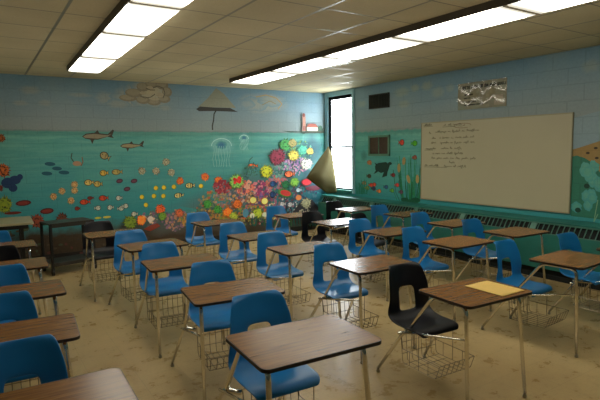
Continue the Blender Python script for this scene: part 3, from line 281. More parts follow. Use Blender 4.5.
MURAL_RIGHT = [('s',6.332,2.645,0.385,0.17,0,(170,165,110),0.25),('s',6.029,2.68,0.227,0.132,0,(170,165,110),0.3),('s',5.764,2.683,0.258,0.16,0,(170,165,110),0.3),('s',5.532,2.563,0.287,0.188,0,(170,165,110),0.25),('s',6.282,2.437,0.287,0.136,0,(170,165,110),0.2),('s',7.394,2.53,0.293,0.131,0,(170,165,110),0.2),('s',5.293,2.599,0.195,0.137,0,(170,165,110),0.2),('s',3.193,2.628,0.233,0.165,0,(170,165,110),0.2),('p',[(6.94,1.415),(6.725,1.437),(6.621,1.384),(6.672,1.275),(6.858,1.233),(7.009,1.284),(7.023,1.358)],(8,40,32)),('p',[(6.672,1.293),(6.698,1.184),(6.831,1.151),(6.777,1.254)],(8,40,32)),('p',[(6.967,1.304),(7.064,1.208),(6.94,1.249)],(8,40,32)),('e',6.621,1.411,0.103,0.054,0,(8,40,32),0),('p',[(6.94,1.397),(7.037,1.414),(6.967,1.341)],(8,40,32)),('b',7.178,1.421,0.159,0.105,0,(170,120,70),(140,70,50),14),('f',6.336,1.781,0.146,0.113,0,(190,60,40),(60,50,30),1),('f',6.033,1.761,0.149,0.101,0,(70,150,30),(25,80,25),1),('f',6.025,1.522,0.115,0.084,0,(150,50,45),(40,50,40),1),('s',7.337,1.543,0.205,0.21,0,(40,95,90),0.8),('l',[(6.177,0.734),(6.236,1.01),(6.231,1.497)],0.014,(35,120,75)),('l',[(6.279,0.725),(6.341,0.942),(6.419,1.372)],0.008,(20,90,60)),('l',[(6.161,0.735),(6.176,0.751),(6.197,0.975)],0.009,(28,110,70)),('l',[(6.11,0.739),(6.092,0.874),(6.107,1.213)],0.008,(35,120,75)),('l',[(6.271,0.726),(6.326,0.862),(6.401,1.211)],0.009,(15,75,55)),('l',[(6.27,0.726),(6.33,0.813),(6.398,1.113)],0.011,(15,75,55)),('l',[(5.972,0.751),(5.902,0.815),(5.858,1.078)],0.012,(15,75,55)),('l',[(6.259,0.727),(6.316,0.942),(6.381,1.37)],0.012,(15,75,55)),('l',[(6.123,0.738),(6.125,0.793),(6.128,1.054)],0.014,(20,90,60)),('l',[(5.991,0.749),(5.907,0.888),(5.893,1.222)],0.009,(28,110,70)),('l',[(6.112,0.739),(6.089,1.044),(6.114,1.549)],0.015,(20,90,60)),('l',[(6.064,0.743),(6.021,1.049),(6.028,1.552)],0.009,(28,110,70)),('l',[(6.257,0.727),(6.318,1.03),(6.378,1.545)],0.015,(28,110,70)),('l',[(6.092,0.741),(6.079,0.825),(6.073,1.115)],0.014,(20,90,60)),('l',[(5.989,0.749),(5.944,0.98),(5.892,1.408)],0.008,(15,75,55)),('l',[(6.342,0.72),(6.468,0.901),(6.534,1.304)],0.011,(20,90,60)),('l',[(6.248,0.728),(6.268,0.784),(6.357,1.047)],0.014,(28,110,70)),('l',[(6.061,0.743),(6.068,0.83),(6.018,1.126)],0.008,(20,90,60)),('l',[(5.96,0.752),(5.897,0.912),(5.84,1.27)],0.008,(15,75,55)),('l',[(6.081,0.742),(6.066,0.866),(6.055,1.195)],0.012,(20,90,60)),('l',[(6.345,0.72),(6.469,0.9),(6.54,1.302)],0.009,(15,75,55)),('l',[(6.147,0.736),(6.186,0.847),(6.174,1.169)],0.012,(20,90,60)),('l',[(6.11,0.739),(6.141,1.056),(6.11,1.578)],0.01,(35,120,75)),('l',[(6.036,0.745),(5.972,0.884),(5.974,1.221)],0.009,(15,75,55)),('l',[(6.138,0.737),(6.138,0.981),(6.159,1.428)],0.009,(35,120,75)),('l',[(5.943,0.753),(5.906,0.893),(5.809,1.235)],0.012,(28,110,70)),('l',[(6.257,0.727),(6.31,0.863),(6.376,1.211)],0.013,(35,120,75)),('l',[(5.965,0.751),(5.93,1.019),(5.852,1.484)],0.015,(15,75,55)),('l',[(6.065,0.743),(6.036,0.898),(6.027,1.256)],0.01,(28,110,70)),('l',[(6.234,0.729),(6.26,0.779),(6.331,1.037)],0.01,(28,110,70)),('l',[(6.295,0.724),(6.334,1.017),(6.449,1.52)],0.008,(20,90,60)),('l',[(6.353,0.719),(6.423,0.741),(6.553,0.974)],0.013,(28,110,70)),('l',[(6.274,0.726),(6.307,0.971),(6.41,1.426)],0.011,(28,110,70)),('l',[(6.096,0.74),(6.092,0.765),(6.08,0.998)],0.012,(15,75,55)),('l',[(6.029,0.746),(6.027,1.034),(5.966,1.523)],0.008,(28,110,70)),('l',[(6.182,0.733),(6.204,0.823),(6.236,1.122)],0.016,(15,75,55)),('l',[(6.15,0.736),(6.188,0.78),(6.177,1.036)],0.011,(20,90,60)),('l',[(6.043,0.745),(6.013,0.888),(5.986,1.233)],0.015,(35,120,75)),('l',[(6.131,0.738),(6.162,1.028),(6.148,1.525)],0.011,(28,110,70)),('l',[(6.046,0.745),(6.047,1.034),(5.996,1.525)],0.009,(35,120,75)),('l',[(6.052,0.744),(5.998,0.832),(6.001,1.119)],0.01,(15,75,55)),('l',[(5.988,0.749),(5.909,0.949),(5.89,1.343)],0.008,(15,75,55)),('l',[(5.991,0.749),(5.917,0.77),(5.891,0.99)],0.013,(35,120,75)),('l',[(5.948,0.753),(5.9,0.958),(5.82,1.361)],0.014,(28,110,70)),('l',[(5.973,0.75),(5.929,0.982),(5.865,1.41)],0.008,(28,110,70)),('l',[(6.104,0.74),(6.118,0.817),(6.095,1.104)],0.012,(35,120,75)),('e',6.272,1.46,0.082,0.139,8,(140,122,78),0),('e',6.393,1.336,0.079,0.158,0,(140,122,78),0),('e',6.161,1.151,0.081,0.155,-20,(140,122,78),0),('e',5.952,1.16,0.077,0.152,0,(140,122,78),0),('e',6.121,0.756,0.378,0.087,0,(14,70,48),0),('e',6.241,0.781,0.193,0.088,0,(14,70,48),0),('e',5.982,0.801,0.207,0.085,0,(14,70,48),0),('f',7.192,1.165,0.143,0.085,0,(60,60,40),(40,60,50),1),('f',7.338,1.025,0.147,0.087,0,(150,120,80),(40,60,50),1),('f',7.135,0.997,0.142,0.085,0,(190,60,45),(40,60,50),1),('f',7.064,0.935,0.141,0.085,0,(40,50,80),(40,60,50),1),('f',6.911,0.897,0.137,0.084,0,(190,110,60),(40,60,50),1),('f',6.723,0.982,0.132,0.082,0,(40,80,120),(40,60,50),1),('f',6.543,1.207,0.127,0.08,0,(120,40,45),(40,60,50),1),('f',6.44,1.033,0.125,0.08,0,(190,50,40),(40,60,50),1),('f',6.566,0.928,0.128,0.081,0,(90,150,50),(40,60,50),1),('f',7.05,1.011,0.14,0.085,0,(190,70,50),(40,60,50),1),('f',7.25,0.934,0.145,0.086,0,(120,140,60),(40,60,50),1),('f',6.34,0.915,0.123,0.079,0,(90,60,80),(40,60,50),1),('l',[(7.402,0.808),(7.398,0.99)],0.014,(20,100,75)),('l',[(7.384,0.81),(7.332,0.96)],0.014,(20,100,75)),('l',[(7.405,0.808),(7.422,0.947)],0.014,(20,100,75)),('l',[(7.301,0.815),(7.337,1.058)],0.014,(20,100,75)),('l',[(7.497,0.802),(7.492,0.93)],0.014,(20,100,75)),('l',[(7.248,0.819),(7.193,1.035)],0.013,(20,100,75)),('l',[(7.35,0.812),(7.393,1.025)],0.014,(20,100,75)),('l',[(7.42,0.807),(7.423,0.998)],0.014,(20,100,75)),('l',[(7.279,0.817),(7.227,0.94)],0.013,(20,100,75)),('l',[(7.538,0.799),(7.501,1.03)],0.014,(20,100,75)),('l',[(7.352,0.812),(7.329,0.952)],0.014,(20,100,75)),('l',[(7.371,0.81),(7.329,1.034)],0.014,(20,100,75)),('l',[(7.322,0.814),(7.313,1.097)],0.014,(20,100,75)),('l',[(7.548,0.798),(7.58,1.045)],0.014,(20,100,75)),('l',[(7.443,0.806),(7.463,1.029)],0.014,(20,100,75)),('l',[(7.472,0.804),(7.436,0.988)],0.014,(20,100,75)),('l',[(7.537,0.799),(7.584,0.967)],0.014,(20,100,75)),('l',[(7.467,0.804),(7.47,1.012)],0.014,(20,100,75)),('l',[(7.368,0.811),(7.408,1.081)],0.014,(20,100,75)),('l',[(7.268,0.817),(7.266,1.088)],0.013,(20,100,75)),('p',[(3.358,2.023),(2.635,2.178),(2.602,1.513),(3.361,1.506)],(112,132,140)),('p',[(3.379,1.63),(3.269,1.66),(3.039,1.734),(2.769,1.796),(2.739,1.168),(3.358,1.13)],(128,105,62)),('e',3.171,1.592,0.047,0.029,0,(50,42,28),0),('e',3.064,1.532,0.046,0.029,0,(50,42,28),0),('e',3.081,1.651,0.046,0.029,0,(50,42,28),0),('p',[(3.375,1.543),(3.302,1.562),(3.204,1.531),(3.107,1.472),(3.022,1.366),(2.879,1.159),(2.722,0.798),(3.345,0.803)],(36,96,78)),('s',3.027,1.198,0.083,0.124,0,(100,150,115),0.4),('s',3.196,1.388,0.107,0.166,0,(100,150,115),0.4),('s',3.108,1.087,0.099,0.125,0,(100,150,115),0.4),('s',3.282,0.922,0.118,0.116,0,(100,150,115),0.4),('s',3.088,1.424,0.102,0.111,0,(100,150,115),0.4),('s',3.094,1.266,0.113,0.154,0,(100,150,115),0.4),('s',3.106,1.415,0.076,0.163,0,(100,150,115),0.4),('s',3.17,1.065,0.096,0.133,0,(100,150,115),0.4),('s',3.109,1.369,0.071,0.147,0,(100,150,115),0.4),('s',3.14,0.963,0.093,0.137,0,(100,150,115),0.4),('s',3.031,1.234,0.107,0.123,0,(100,150,115),0.4),('s',3.144,1.317,0.103,0.129,0,(100,150,115),0.4),('s',3.094,1.042,0.103,0.116,0,(100,150,115),0.4),('s',3.163,1.359,0.115,0.119,0,(100,150,115),0.4),('e',3.166,1.191,0.071,0.061,0,(12,50,38),0),('e',3.261,0.887,0.073,0.062,0,(12,50,38),0),('l',[(3.022,0.861),(3.064,0.759),(3.03,1.03)],0.011,(100,140,110))]
# ------------------------------------------------------------ setting
bm = bmesh.new(); box(bm, XL, W+.0, YN, D, -.1, 0); struct('floor', bm, M['floor'])
bm = bmesh.new(); box(bm, XL, W, YN, D, H, H+.1); struct('ceiling', bm, M['ceiling'])
bm = bmesh.new(); box(bm, XL-.15, XL, YN, D, 0, H); struct('wall_left', bm, M['plain'])
bm = bmesh.new(); box(bm, XL-.15, W+.3, YN-.15, YN, 0, H); struct('wall_front', bm, M['plain'])

def paint(bm, items, place, step=8e-6, start=.001):
    """add mural shapes on a wall; place(h, z, off) -> 3D point"""
    lay = bm.loops.layers.float_color.get('paint') or bm.loops.layers.float_color.new('paint')
    for f in bm.faces:
        for lp in f.loops: lp[lay] = (0, 0, 0, 0)
    k = [0]
    def face(pts, cols):
        off = start + k[0]*step; k[0] += 1
        try: f = bm.faces.new([bm.verts.new(place(p[0], p[1], off)) for p in pts])
        except ValueError: return
        for lp, c in zip(f.loops, cols if isinstance(cols, list) else [cols]*len(pts)): lp[lay] = c
    def fan(cx, cz, rim, cc, rc):
        off = start + k[0]*step; k[0] += 1
        c = bm.verts.new(place(cx, cz, off)); R = [bm.verts.new(place(p[0], p[1], off)) for p in rim]
        for i in range(len(R)):
            f = bm.faces.new((c, R[i], R[(i+1) % len(R)]))
            f.loops[0][lay] = cc; f.loops[1][lay] = rc; f.loops[2][lay] = rc
    def ring(cx, cz, w, h, rot, n=12, s=1):
        a0 = math.radians(rot); ca, sa = math.cos(a0), math.sin(a0)
        return [(cx + w/2*s*math.cos(t)*ca - h/2*s*math.sin(t)*sa, cz + w/2*s*math.cos(t)*sa + h/2*s*math.sin(t)*ca) for t in [2*PI*i/n for i in range(n)]]
    for it in items:
        t = it[0]
        if t == 'l':
            pts, w, c = it[1], it[2], lin(it[3])
            for (x0, z0), (x1, z1) in zip(pts, pts[1:]):
                dx, dz = x1-x0, z1-z0; L = math.hypot(dx, dz) or 1; nx, nz = -dz/L*w/2, dx/L*w/2
                face([(x0+nx, z0+nz), (x0-nx, z0-nz), (x1-nx, z1-nz), (x1+nx, z1+nz)], c)
        elif t == 'p': face(it[1], lin(it[2]))
        else:
            x, z, w, h, rot, c = it[1:7]
            if t == 's':
                a = it[7]; col = lin(c); a2 = (col[0], col[1], col[2], a); a1 = (col[0], col[1], col[2], a*.8); a0 = (col[0], col[1], col[2], 0)
                n = 16; off = start + k[0]*step; k[0] += 1
                ph = random.uniform(0, 6)
                def wob(s): return [(x + (px-x)*(1+.12*math.sin(3*i+ph)), z + (pz-z)*(1+.12*math.sin(2.3*i+ph))) for i, (px, pz) in enumerate(ring(x, z, w, h, rot, n, s))]
                cv = bm.verts.new(place(x, z, off)); R1 = [bm.verts.new(place(p[0], p[1], off)) for p in wob(.55)]; R2 = [bm.verts.new(place(p[0], p[1], off)) for p in wob(1.15)]
                for i in range(n):
                    j = (i+1) % n
                    f = bm.faces.new((cv, R1[i], R1[j])); f.loops[0][lay] = a2; f.loops[1][lay] = a1; f.loops[2][lay] = a1
                    f = bm.faces.new((R1[i], R2[i], R2[j], R1[j])); f.loops[0][lay] = a1; f.loops[1][lay] = a0; f.loops[2][lay] = a0; f.loops[3][lay] = a1
            elif t == 'e': face(ring(x, z, w, h, rot), lin(c))
            elif t == 'm':
                for i in range(it[7]):
                    a = random.uniform(0, 2*PI); q = math.sqrt(random.random()); s = it[8]*random.uniform(.5, 1.15)
                    face(ring(x + w*q*math.cos(a), z + h*q*math.sin(a), s*1.1, s, random.uniform(0, 90), 7), lin(random.choice(c)))
            elif t == 'f':
                c2, d = lin(it[7]), it[8]; c = lin(c)
                a0 = math.radians(rot); ca, sa = math.cos(a0), math.sin(a0)
                def P(px, pz): return (x + d*px*w*ca - pz*h*sa, z + d*px*w*sa + pz*h*ca)
                def oval(s): return [P(-.08 + .42*s*math.cos(q), .5*s*math.sin(q)) for q in [2*PI*i/12 for i in range(12)]]
                face(oval(1.0) , c2); face([P(.22, 0), P(.55, .42), P(.47, 0), P(.55, -.42)], c2)
                face(oval(.8), c); face([P(.26, 0), P(.49, .28), P(.42, 0), P(.49, -.28)], c)
                face([P(-.05, .3), P(.12, .3), P(.12, -.3), P(.05, -.3)], tuple(.55*q for q in c[:3]) + (1,))
                face([P(-.34, .06), P(-.28, .16), P(-.22, .06), P(-.28, -.04)], (.01,.01,.01,1))
            elif t == 'b':
                c2, n = lin(it[7]), it[8]; c = lin(c)
                for lay_s, cc_, rc_ in ((1.0, c2, tuple(.35*q for q in c[:3]) + (1,)), (.86, c2, c), (.55, c, tuple(.5*(p_+q) for p_, q in zip(c[:3], c2[:3])) + (1,))):
                    rim = []
                    for i in range(2*n):
                        s = (random.uniform(.9, 1.2) if i % 2 == 0 else random.uniform(.62, .85))*lay_s; a = PI*i/n + random.uniform(-.12, .12)
                        rim.append((x + w/2*s*math.cos(a), z + h/2*s*math.sin(a)))
                    fan(x + w*random.uniform(-.06, .06), z + h*random.uniform(-.06, .06), rim, cc_, rc_)
                for i in range(n):
                    a = 2*PI*i/n; q = .62*random.uniform(.4, 1.3); dk = random.choice((.3, .6, 1.3))
                    face(ring(x + w/2*q*math.cos(a), z + h/2*q*math.sin(a), w*random.uniform(.06,.14), h*random.uniform(.06,.14), 0, 6), tuple(min(1, dk*v_) for v_ in c2[:3]) + (1,))

# painted back wall
bm = bmesh.new(); box(bm, XL-.15, W+.02, D, D+.15, 0, H)
paint(bm, MURAL_BACK, lambda h, z, o: (h, D-o, z))
struct('wall_back', bm, M['wall_back'])
# painted right wall with the window opening
WY0, WY1, WZ0, WZ1 = 7.68, 8.47, .86, 2.755
bm = bmesh.new()
box(bm, W, W+.14, YN, WY0, 0, H); box(bm, W, W+.02, WY1, D, 0, H)
box(bm, W, W+.14, WY0, WY1, 0, WZ0); box(bm, W, W+.14, WY0, WY1, WZ1, H)
paint(bm, MURAL_RIGHT, lambda h, z, o: (W-o, h, z), start=.002)
struct('wall_right', bm, M['wall_right'])
# window surround standing slightly proud of the wall
bm = bmesh.new()
for y0, y1, z0, z1 in ((7.60, WY0, .80, H), (WY1, D-.012, .80, H), (WY0, WY1, WZ1, H)):
    box(bm, W-.025, W-.001, y0, y1, z0, z1)
struct('trim_1', bm, M['trim'], bevel=.004)
bm = bmesh.new(); box(bm, W-.05, W+.02, WY0, WY1, WZ0-.04, WZ0); struct('trim_2', bm, M['trim_teal'], bevel=.004)   # sill
win = bpy.data.objects.new('window_1', None); C.objects.link(win); win.location = (W+.05, (WY0+WY1)/2, WZ0); win['kind'] = 'structure'
hw, hh = (WY1-WY0)/2, WZ1-WZ0
bm = bmesh.new()
box(bm, -.045, -.012, hw-.06, hw-.001, 0, hh); box(bm, -.03, -.012, -hw+.001, -hw+.02, 0, hh); box(bm, -.045, .0, -hw+.02, hw-.06, hh-.065, hh-.001); box(bm, -.03, -.012, -hw+.02, hw-.06, 0.001, .03)
obj('window_frame', bm, M['frame_dark'], win, bevel=.004)
bm = bmesh.new(); box(bm, -.045, -.012, -hw+.02, hw-.06, .845, .885); obj('meeting_rail', bm, M['sash'], win, bevel=.004)
for z0, z1 in ((.03, .845), (.885, hh-.065)):
    bm = bmesh.new(); box(bm, -.024, -.020, -hw+.02, hw-.06, z0, z1); obj('window_pane', bm, M['glass'], win)
# bright overcast ground outside and skirting
bm = bmesh.new(); box(bm, -.0, .012, YN, D, 0, .1); 
bmesh.ops.translate(bm, verts=bm.verts, vec=(XL, 0, 0)); struct('baseboard_left', bm, M['base'])
bm = bmesh.new(); box(bm, XL+.012, 5.85, D-.022, D-.016, 0, .1); struct('baseboard_back', bm, M['base'])

# ------------------------------------------------------------ radiator cover along the right wall
def radiator(y0, y1, label):
    L = y1 - y0
    t = thing('radiator_cover', label, 'radiator', (W-.145, (y0+y1)/2, 0), 0, None)
    X = lambda x: x - (W-.145)
    def extr(prof, ya, yb, name, mat, bev=0):
        bm = bmesh.new(); a = [bm.verts.new((X(x), ya, z)) for x, z in prof]; b = [bm.verts.new((X(x), yb, z)) for x, z in prof]
        bm.faces.new(a); bm.faces.new(b[::-1])
        for i in range(len(prof)):
            j = (i+1) % len(prof); bm.faces.new((a[i], b[i], b[j], a[j]))
        bmesh.ops.recalc_face_normals(bm, faces=bm.faces)
        return obj(name, bm, mat, t, bevel=bev)
    h = L/2
    FX, GX, GZ0, GZ1, TZ = W-.30, W-.20, .585, .705, .735
    extr([(W-.012,TZ+.022),(W-.012,TZ-.02),(GX-.012,TZ-.02),(GX-.012,TZ)], -h, h, 'top_ledge', M['radiator'], .003)
    extr([(FX,.14),(FX,GZ0),(FX+.02,GZ0),(FX+.02,.14)], -h, h, 'front_panel', M['radiator'])
    extr([(GX+.05,GZ1+.012),(GX+.05,.05),(FX+.06,.05),(FX+.06,GZ0-.03)], -h+.01, h-.01, 'inner_core', M['dark'])
    extr([(GX,TZ-.02),(GX-.012,GZ1+.004),(GX+.004,GZ1-.012),(GX+.02,TZ-.02)], -h, h, 'upper_rail', M['radiator'])
    extr([(W-.03,.06),(W-.03,0),(FX+.05,0),(FX+.05,.06)], -h+.01, h-.01, 'underside_shade', M['dark'])  # dark strip in the gap below the panel, put in as its shadow
    bm = bmesh.new(); n = int(L/.066)
    for (xa, za), (xb, zb) in (((FX, GZ0), (FX+.010, GZ0+.008)), ((GX-.014, GZ1-.006), (GX-.006, GZ1+.006))):
        box(bm, X(xa)-.001, X(xb), -h, h, za-.002, zb)
    for i in range(n+1):
        y = -h + .02 + i*(L-.04)/n; wd = .004 if i % 17 else .04
        p = [(FX, GZ0), (GX-.01, GZ1+.004), (GX+.002, GZ1-.002), (FX+.012, GZ0-.004)]
        a = [bm.verts.new((X(x), max(-h, y-wd), z)) for x, z in p]; b = [bm.verts.new((X(x), min(h, y+wd), z)) for x, z in p]
        bm.faces.new(a); bm.faces.new(b[::-1])
        for q in range(4): bm.faces.new((a[q], b[q], b[(q+1) % 4], a[(q+1) % 4]))
    bmesh.ops.recalc_face_normals(bm, faces=bm.faces); obj('grille', bm, M['slat'], t)
    return t
radiator(5.72, 8.45, 'teal enamel radiator cover with slanted grille under the window')
radiator(2.55, 5.70, 'long teal radiator cover with slanted grille under the whiteboard')
radiator(-.6, 2.53, 'teal radiator cover with slanted grille at the right edge, past the whiteboard')

# ------------------------------------------------------------ ceiling lights
def strip_light(x0, x1, ends, label, rz=0):
    y0, y1 = ends[0], ends[-1]
    t = thing('fluorescent_light', label, 'ceiling light', ((x0+x1)/2, (y0+y1)/2, H), rz)
    w = (x1-x0)/2; h = (y1-y0)/2; cy = (y0+y1)/2
    bm = bmesh.new(); box(bm, -w-.010, -w, -h, h, -.066, 0); box(bm, w, w+.012, -h, h, -.03, 0); box(bm, -w, w, -h-.012, -h, -.064, 0); box(bm, -w, w, h, h+.012, -.064, 0); box(bm, -w, w, -h, h, -.02, 0)
    obj('housing', bm, M['housing'], t)
    for a, b in zip(ends, ends[1:]):
        bm = bmesh.new(); a -= cy; b -= cy
        prof = [(-w, -.025), (-w+.004, -.06), (-w+.03, -.07), (w-.03, -.07), (w-.004, -.06), (w, -.025)]
        st = [a+.008, a+.05, a+.11, b-.11, b-.05, b-.008]; RR = [[bm.verts.new((x, y, z)) for x, z in prof] for y in st]
        bm.faces.new(RR[0]); bm.faces.new(RR[-1][::-1])
        for q in range(5):
            for i in range(6): bm.faces.new((RR[q][i], RR[q+1][i], RR[q+1][(i+1) % 6], RR[q][(i+1) % 6])).material_index = (2, 1, 0, 1, 2)[q]
        bmesh.ops.recalc_face_normals(bm, faces=bm.faces); obj('diffuser', bm, [M['lens'], M['lens_mid'], M['lens_end']], t)
        bm = bmesh.new(); box(bm, -w+.002, w-.002, b-.016, b+.016, -.073, -.06)
        if b < h-.02: obj('divider', bm, M['patch'], t)
strip_light(1.04, 1.45, [1.45, 2.65, 3.85, 4.93, 6.28, 7.50], 'left long fluorescent ceiling light with brown side, over the second desk column', -.027)
strip_light(3.56, 4.06, [.1, 1.3, 2.5, 3.75, 4.95, 6.2, 7.55], 'right long fluorescent ceiling light with brown side, crossing towards the whiteboard')

# ------------------------------------------------------------ right wall fittings
t = thing('whiteboard', 'wide cream whiteboard with handwritten notes at its left end', 'whiteboard', (W-.004, 4.605, .84))
bm = bmesh.new(); box(bm, -.018, 0, -1.24, 1.24, 0, 1.245); obj('writing_surface', bm, M['board'], t)
bm = bmesh.new()
for y0, y1, z0, z1 in ((-1.25,1.25,-.008,.008),(-1.25,1.25,1.237,1.253),(-1.25,-1.238,0,1.245),(1.238,1.25,0,1.245)): box(bm, -.024, 0, y0, y1, z0, z1)
obj('board_frame', bm, M['alu'], t)
bm = bmesh.new(); rnd = random.Random(3)
def scrawl(y, z, words, size, bm):
    """a row of handwriting: y runs to the right of the reader = -y world"""
    for n in words:
        own = bm is None
        if own: wb = bmesh.new()
        else: wb = bm
        x = y; pts = []
        for k in range(n*2+1):
            hgt = size*(1.0 if rnd.random() < .22 else .5)
            pts.append((-.021, x, z + (hgt if k % 2 else 0) + rnd.uniform(-.004, .004) - (size*.5 if rnd.random() < .06 else 0))); x -= size*.36
        tube(wb, pts, .0022, 4)
        if own: obj('handwritten_word', wb, M['ink'], t)
        y = x - size*.7
    return y
rows = [(1.20,1.20,[9],.028),(.78,1.185,[2,3,7],.032),(1.08,1.07,[2],.03),(.95,1.08,[9,2,6,2,9],.034),(1.02,.985,[4],.028),(.86,.985,[1,6,2,5,4,3],.032),(1.03,.915,[5],.028),(.84,.91,[7,2,6,4,3],.032),(1.15,.82,[10],.03),(.82,.82,[6,2,6],.032),(1.00,.74,[1,4,3,5,7],.032),(1.02,.665,[3,4,4,3,3,5,4],.034),(.66,.60,[5],.03),(1.17,.545,[3,9],.03),(.76,.54,[6,2,6],.034)]
for y, z, wd, s in rows:
    scrawl(y, z, wd, s, None)
for y0, y1, z in ((1.17,.70,.53),(1.17,1.0,.805),(.80,.55,1.165),(1.2,1.0,1.185)):
    bm = bmesh.new(); tube(bm, [(-.021,y0,z),(-.021,y1,z)], .002, 4); obj('underline', bm, M['ink'], t)
bm = bmesh.new(); tube(bm, [(-.021, .42-.16*math.cos(a), 1.17+.035*math.sin(a)) for a in [2*PI*i/20 for i in range(18)]], .0025, 4); scrawl(.5, 1.16, [6], .03, bm)
o = obj('red_note', bm, simple('red_brown_ink', (120,78,50), .7), t); o['label'] = 'reddish circled note'
# sign in plastic sleeve
t = thing('wall_sign', 'glossy plastic-covered sign with bold heading above the whiteboard', 'sign', (W-.003, 4.715, 2.245))
bm = bmesh.new(); box(bm, -.004, 0, -.415, .415, 0, .39); obj('sheet', bm, M['poster'], t)
bm = bmesh.new(); rnd = random.Random(5)
def bars(y, z, words, s, wd):
    for n in words:
        for k in range(n):
            box(bm, -.0065, -.005, y-s*.62, y-s*.62+wd, z, z+s)
            if rnd.random() < .8: box(bm, -.0065, -.005, y-s*.2, y-s*.2+wd, z, z+s)
            q = rnd.choice((0, .45, .85)); box(bm, -.0065, -.005, y-s*.62, y-s*.2+wd, z+q*s, z+q*s+wd)
            y -= s*.82
        y -= s*.5
bars(.33, .30, [4,6,2,3,4], .042, .010)
obj('heading', bm, M['ink2'], t)
for z, wds in ((.205, [4,5]), (.155, [7]), (.10, [3,5,4]), (.055, [3,9,3,4])):
    bm = bmesh.new(); bars(.30, z, wds, .02, .005); obj('text_line', bm, M['ink2'], t)
bm = bmesh.new(); box(bm, -.0055, -.0045, -.36, -.22, .03, .17); obj('printed_picture', bm, M['patch'], t)
# rumpled clear sleeve over the sheet
bm = bmesh.new(); ny, nz = 40, 16; g = [[bm.verts.new((-.016 - .007*math.sin(j*.42 + .7*math.sin(i*.45) + .4*math.sin(i*1.1)) , -.42+.84*i/ny, -.005+.4*j/nz)) for j in range(nz+1)] for i in range(ny+1)]
for i in range(ny):
    for j in range(nz): bm.faces.new((g[i][j], g[i+1][j], g[i+1][j+1], g[i][j+1]))
obj('plastic_sleeve', bm, M['film'], t, smooth=True)
# two wall vents
t = thing('wall_vent', 'dark louvred wall vent high up beside the window', 'vent', (W-.002, 6.90, 2.41))
bm = bmesh.new(); box(bm, -.012, 0, -.26, .26, 0, .26); obj('backing', bm, M['dark'], t)
bm = bmesh.new()
for i in range(13): y = -.25 + .5*i/12; box(bm, -.028, -.012, y-.005, y+.005, .015, .245)
for a in ((-.265,.265,0,.018),(-.265,.265,.242,.26)): box(bm, -.03, 0, *a)
for a in ((-.265,-.247,0,.26),(.247,.265,0,.26)): box(bm, -.03, 0, *a)
obj('louvre', bm, M['vent'], t)
t = thing('framed_vent', 'square brown mesh vent in a pale green frame above the painted turtle', 'vent', (W-.002, 6.90, 1.56))
bm = bmesh.new(); box(bm, -.012, 0, -.25, .25, .02, .34); obj('mesh_panel', bm, M['rust'], t)
bm = bmesh.new()
for a in ((-.285,.285,-.012,.025),(-.285,.285,.325,.362),(-.285,-.245,-.012,.362),(.245,.285,-.012,.362),(-.008,.008,0,.35)): box(bm, -.03, 0, *a)
obj('vent_frame', bm, M['vent_frame'], t, bevel=.004)
# loose shade cloth hanging from the window's upper corner into the room
bm = bmesh.new(); n = 14; m_ = 10
top = Vector((6.13, 8.36, 1.73)); tip = Vector((5.42, 8.12, 1.13)); bot = Vector((5.97, 8.22, .79)); rt = Vector((6.11, 8.09, 1.06)); rb = Vector((6.14, 8.10, .79))
def edgeL(s):
    return top.lerp(tip, s/.5) if s < .5 else tip.lerp(bot, (s-.5)/.5)
def edgeR(s):
    a = top.lerp(Vector((6.12,8.19,1.56)), s/.2) if s < .2 else (Vector((6.12,8.19,1.56)).lerp(rt, (s-.2)/.45) if s < .65 else rt.lerp(rb, (s-.65)/.35))
    return a
g = []
for i in range(n+1):
    s = i/n; row = []
    for j in range(m_+1):
        u = j/m_; p = edgeL(s).lerp(edgeR(s), u); p = p + Vector((0, -.05*math.sin(PI*u)*math.sin(PI*s) + .015*math.sin(7*u+5*s), 0)); row.append(bm.verts.new(p))
    g.append(row)
for i in range(n):
    for j in range(m_): bm.faces.new((g[i][j], g[i][j+1], g[i+1][j+1], g[i+1][j]))
bmesh.ops.remove_doubles(bm, verts=bm.verts, dist=.0005)
o = obj('window_shade_cloth', bm, M['cloth'], smooth=True); tag(o, 'olive cloth shade hanging loose from the window edge in the corner', 'window shade')
sm = o.modifiers.new('thick', 'SOLIDIFY'); sm.thickness = .006

# ------------------------------------------------------------ student combo desk
SH = dict(c=-.062)
def shell_bm():
    """moulded seat and back in one, with the open slot above the seat"""
    bm = bmesh.new()
    prof = [(.618,.812,.135,0),(.612,.795,.158,1),(.596,.73,.174,1),(.583,.70,.182,1),(.571,.648,.189,1),(.558,.575,.195,1),(.550,.52,.200,1),(.542,.478,.204,1),
            (.522,.445,.209,1),(.482,.422,.208,.8),(.42,.415,.206,.6),(.35,.418,.204,.5),(.29,.424,.202,.4),(.245,.424,.198,.3),(.215,.412,.188,.1),(.205,.392,.17,0)]
    us = [-1,-.84,-.62,-.38,-.13,.13,.38,.62,.84,1]
    rows = []
    for k, (y, z, w, cv) in enumerate(prof):
        r = []
        for u in us:
            q = u*u*cv
            back = max(0, min(1, (z-.44)/.14)) if y > .5 else 0
            r.append(bm.verts.new((SH['c'] + u*w, y - back*.045*q - (0 if back else 0), z + (1-back)*.022*q*(1 if y > .3 else .6))))
        rows.append(r)
    for i in range(len(rows)-1):
        for j in range(len(us)-1):
            if 4 <= i <= 6 and 3 <= j <= 5: continue
            bm.faces.new((rows[i][j], rows[i][j+1], rows[i+1][j+1], rows[i+1][j]))
    return bm
def make_shell(mat, parent):
    o = obj('seat_shell', shell_bm(), mat, parent, smooth=True)
    s = o.modifiers.new('thick', 'SOLIDIFY'); s.thickness = .011; s.offset = 0
    s = o.modifiers.new('sub', 'SUBSURF'); s.levels = 2; s.render_levels = 2
    return o
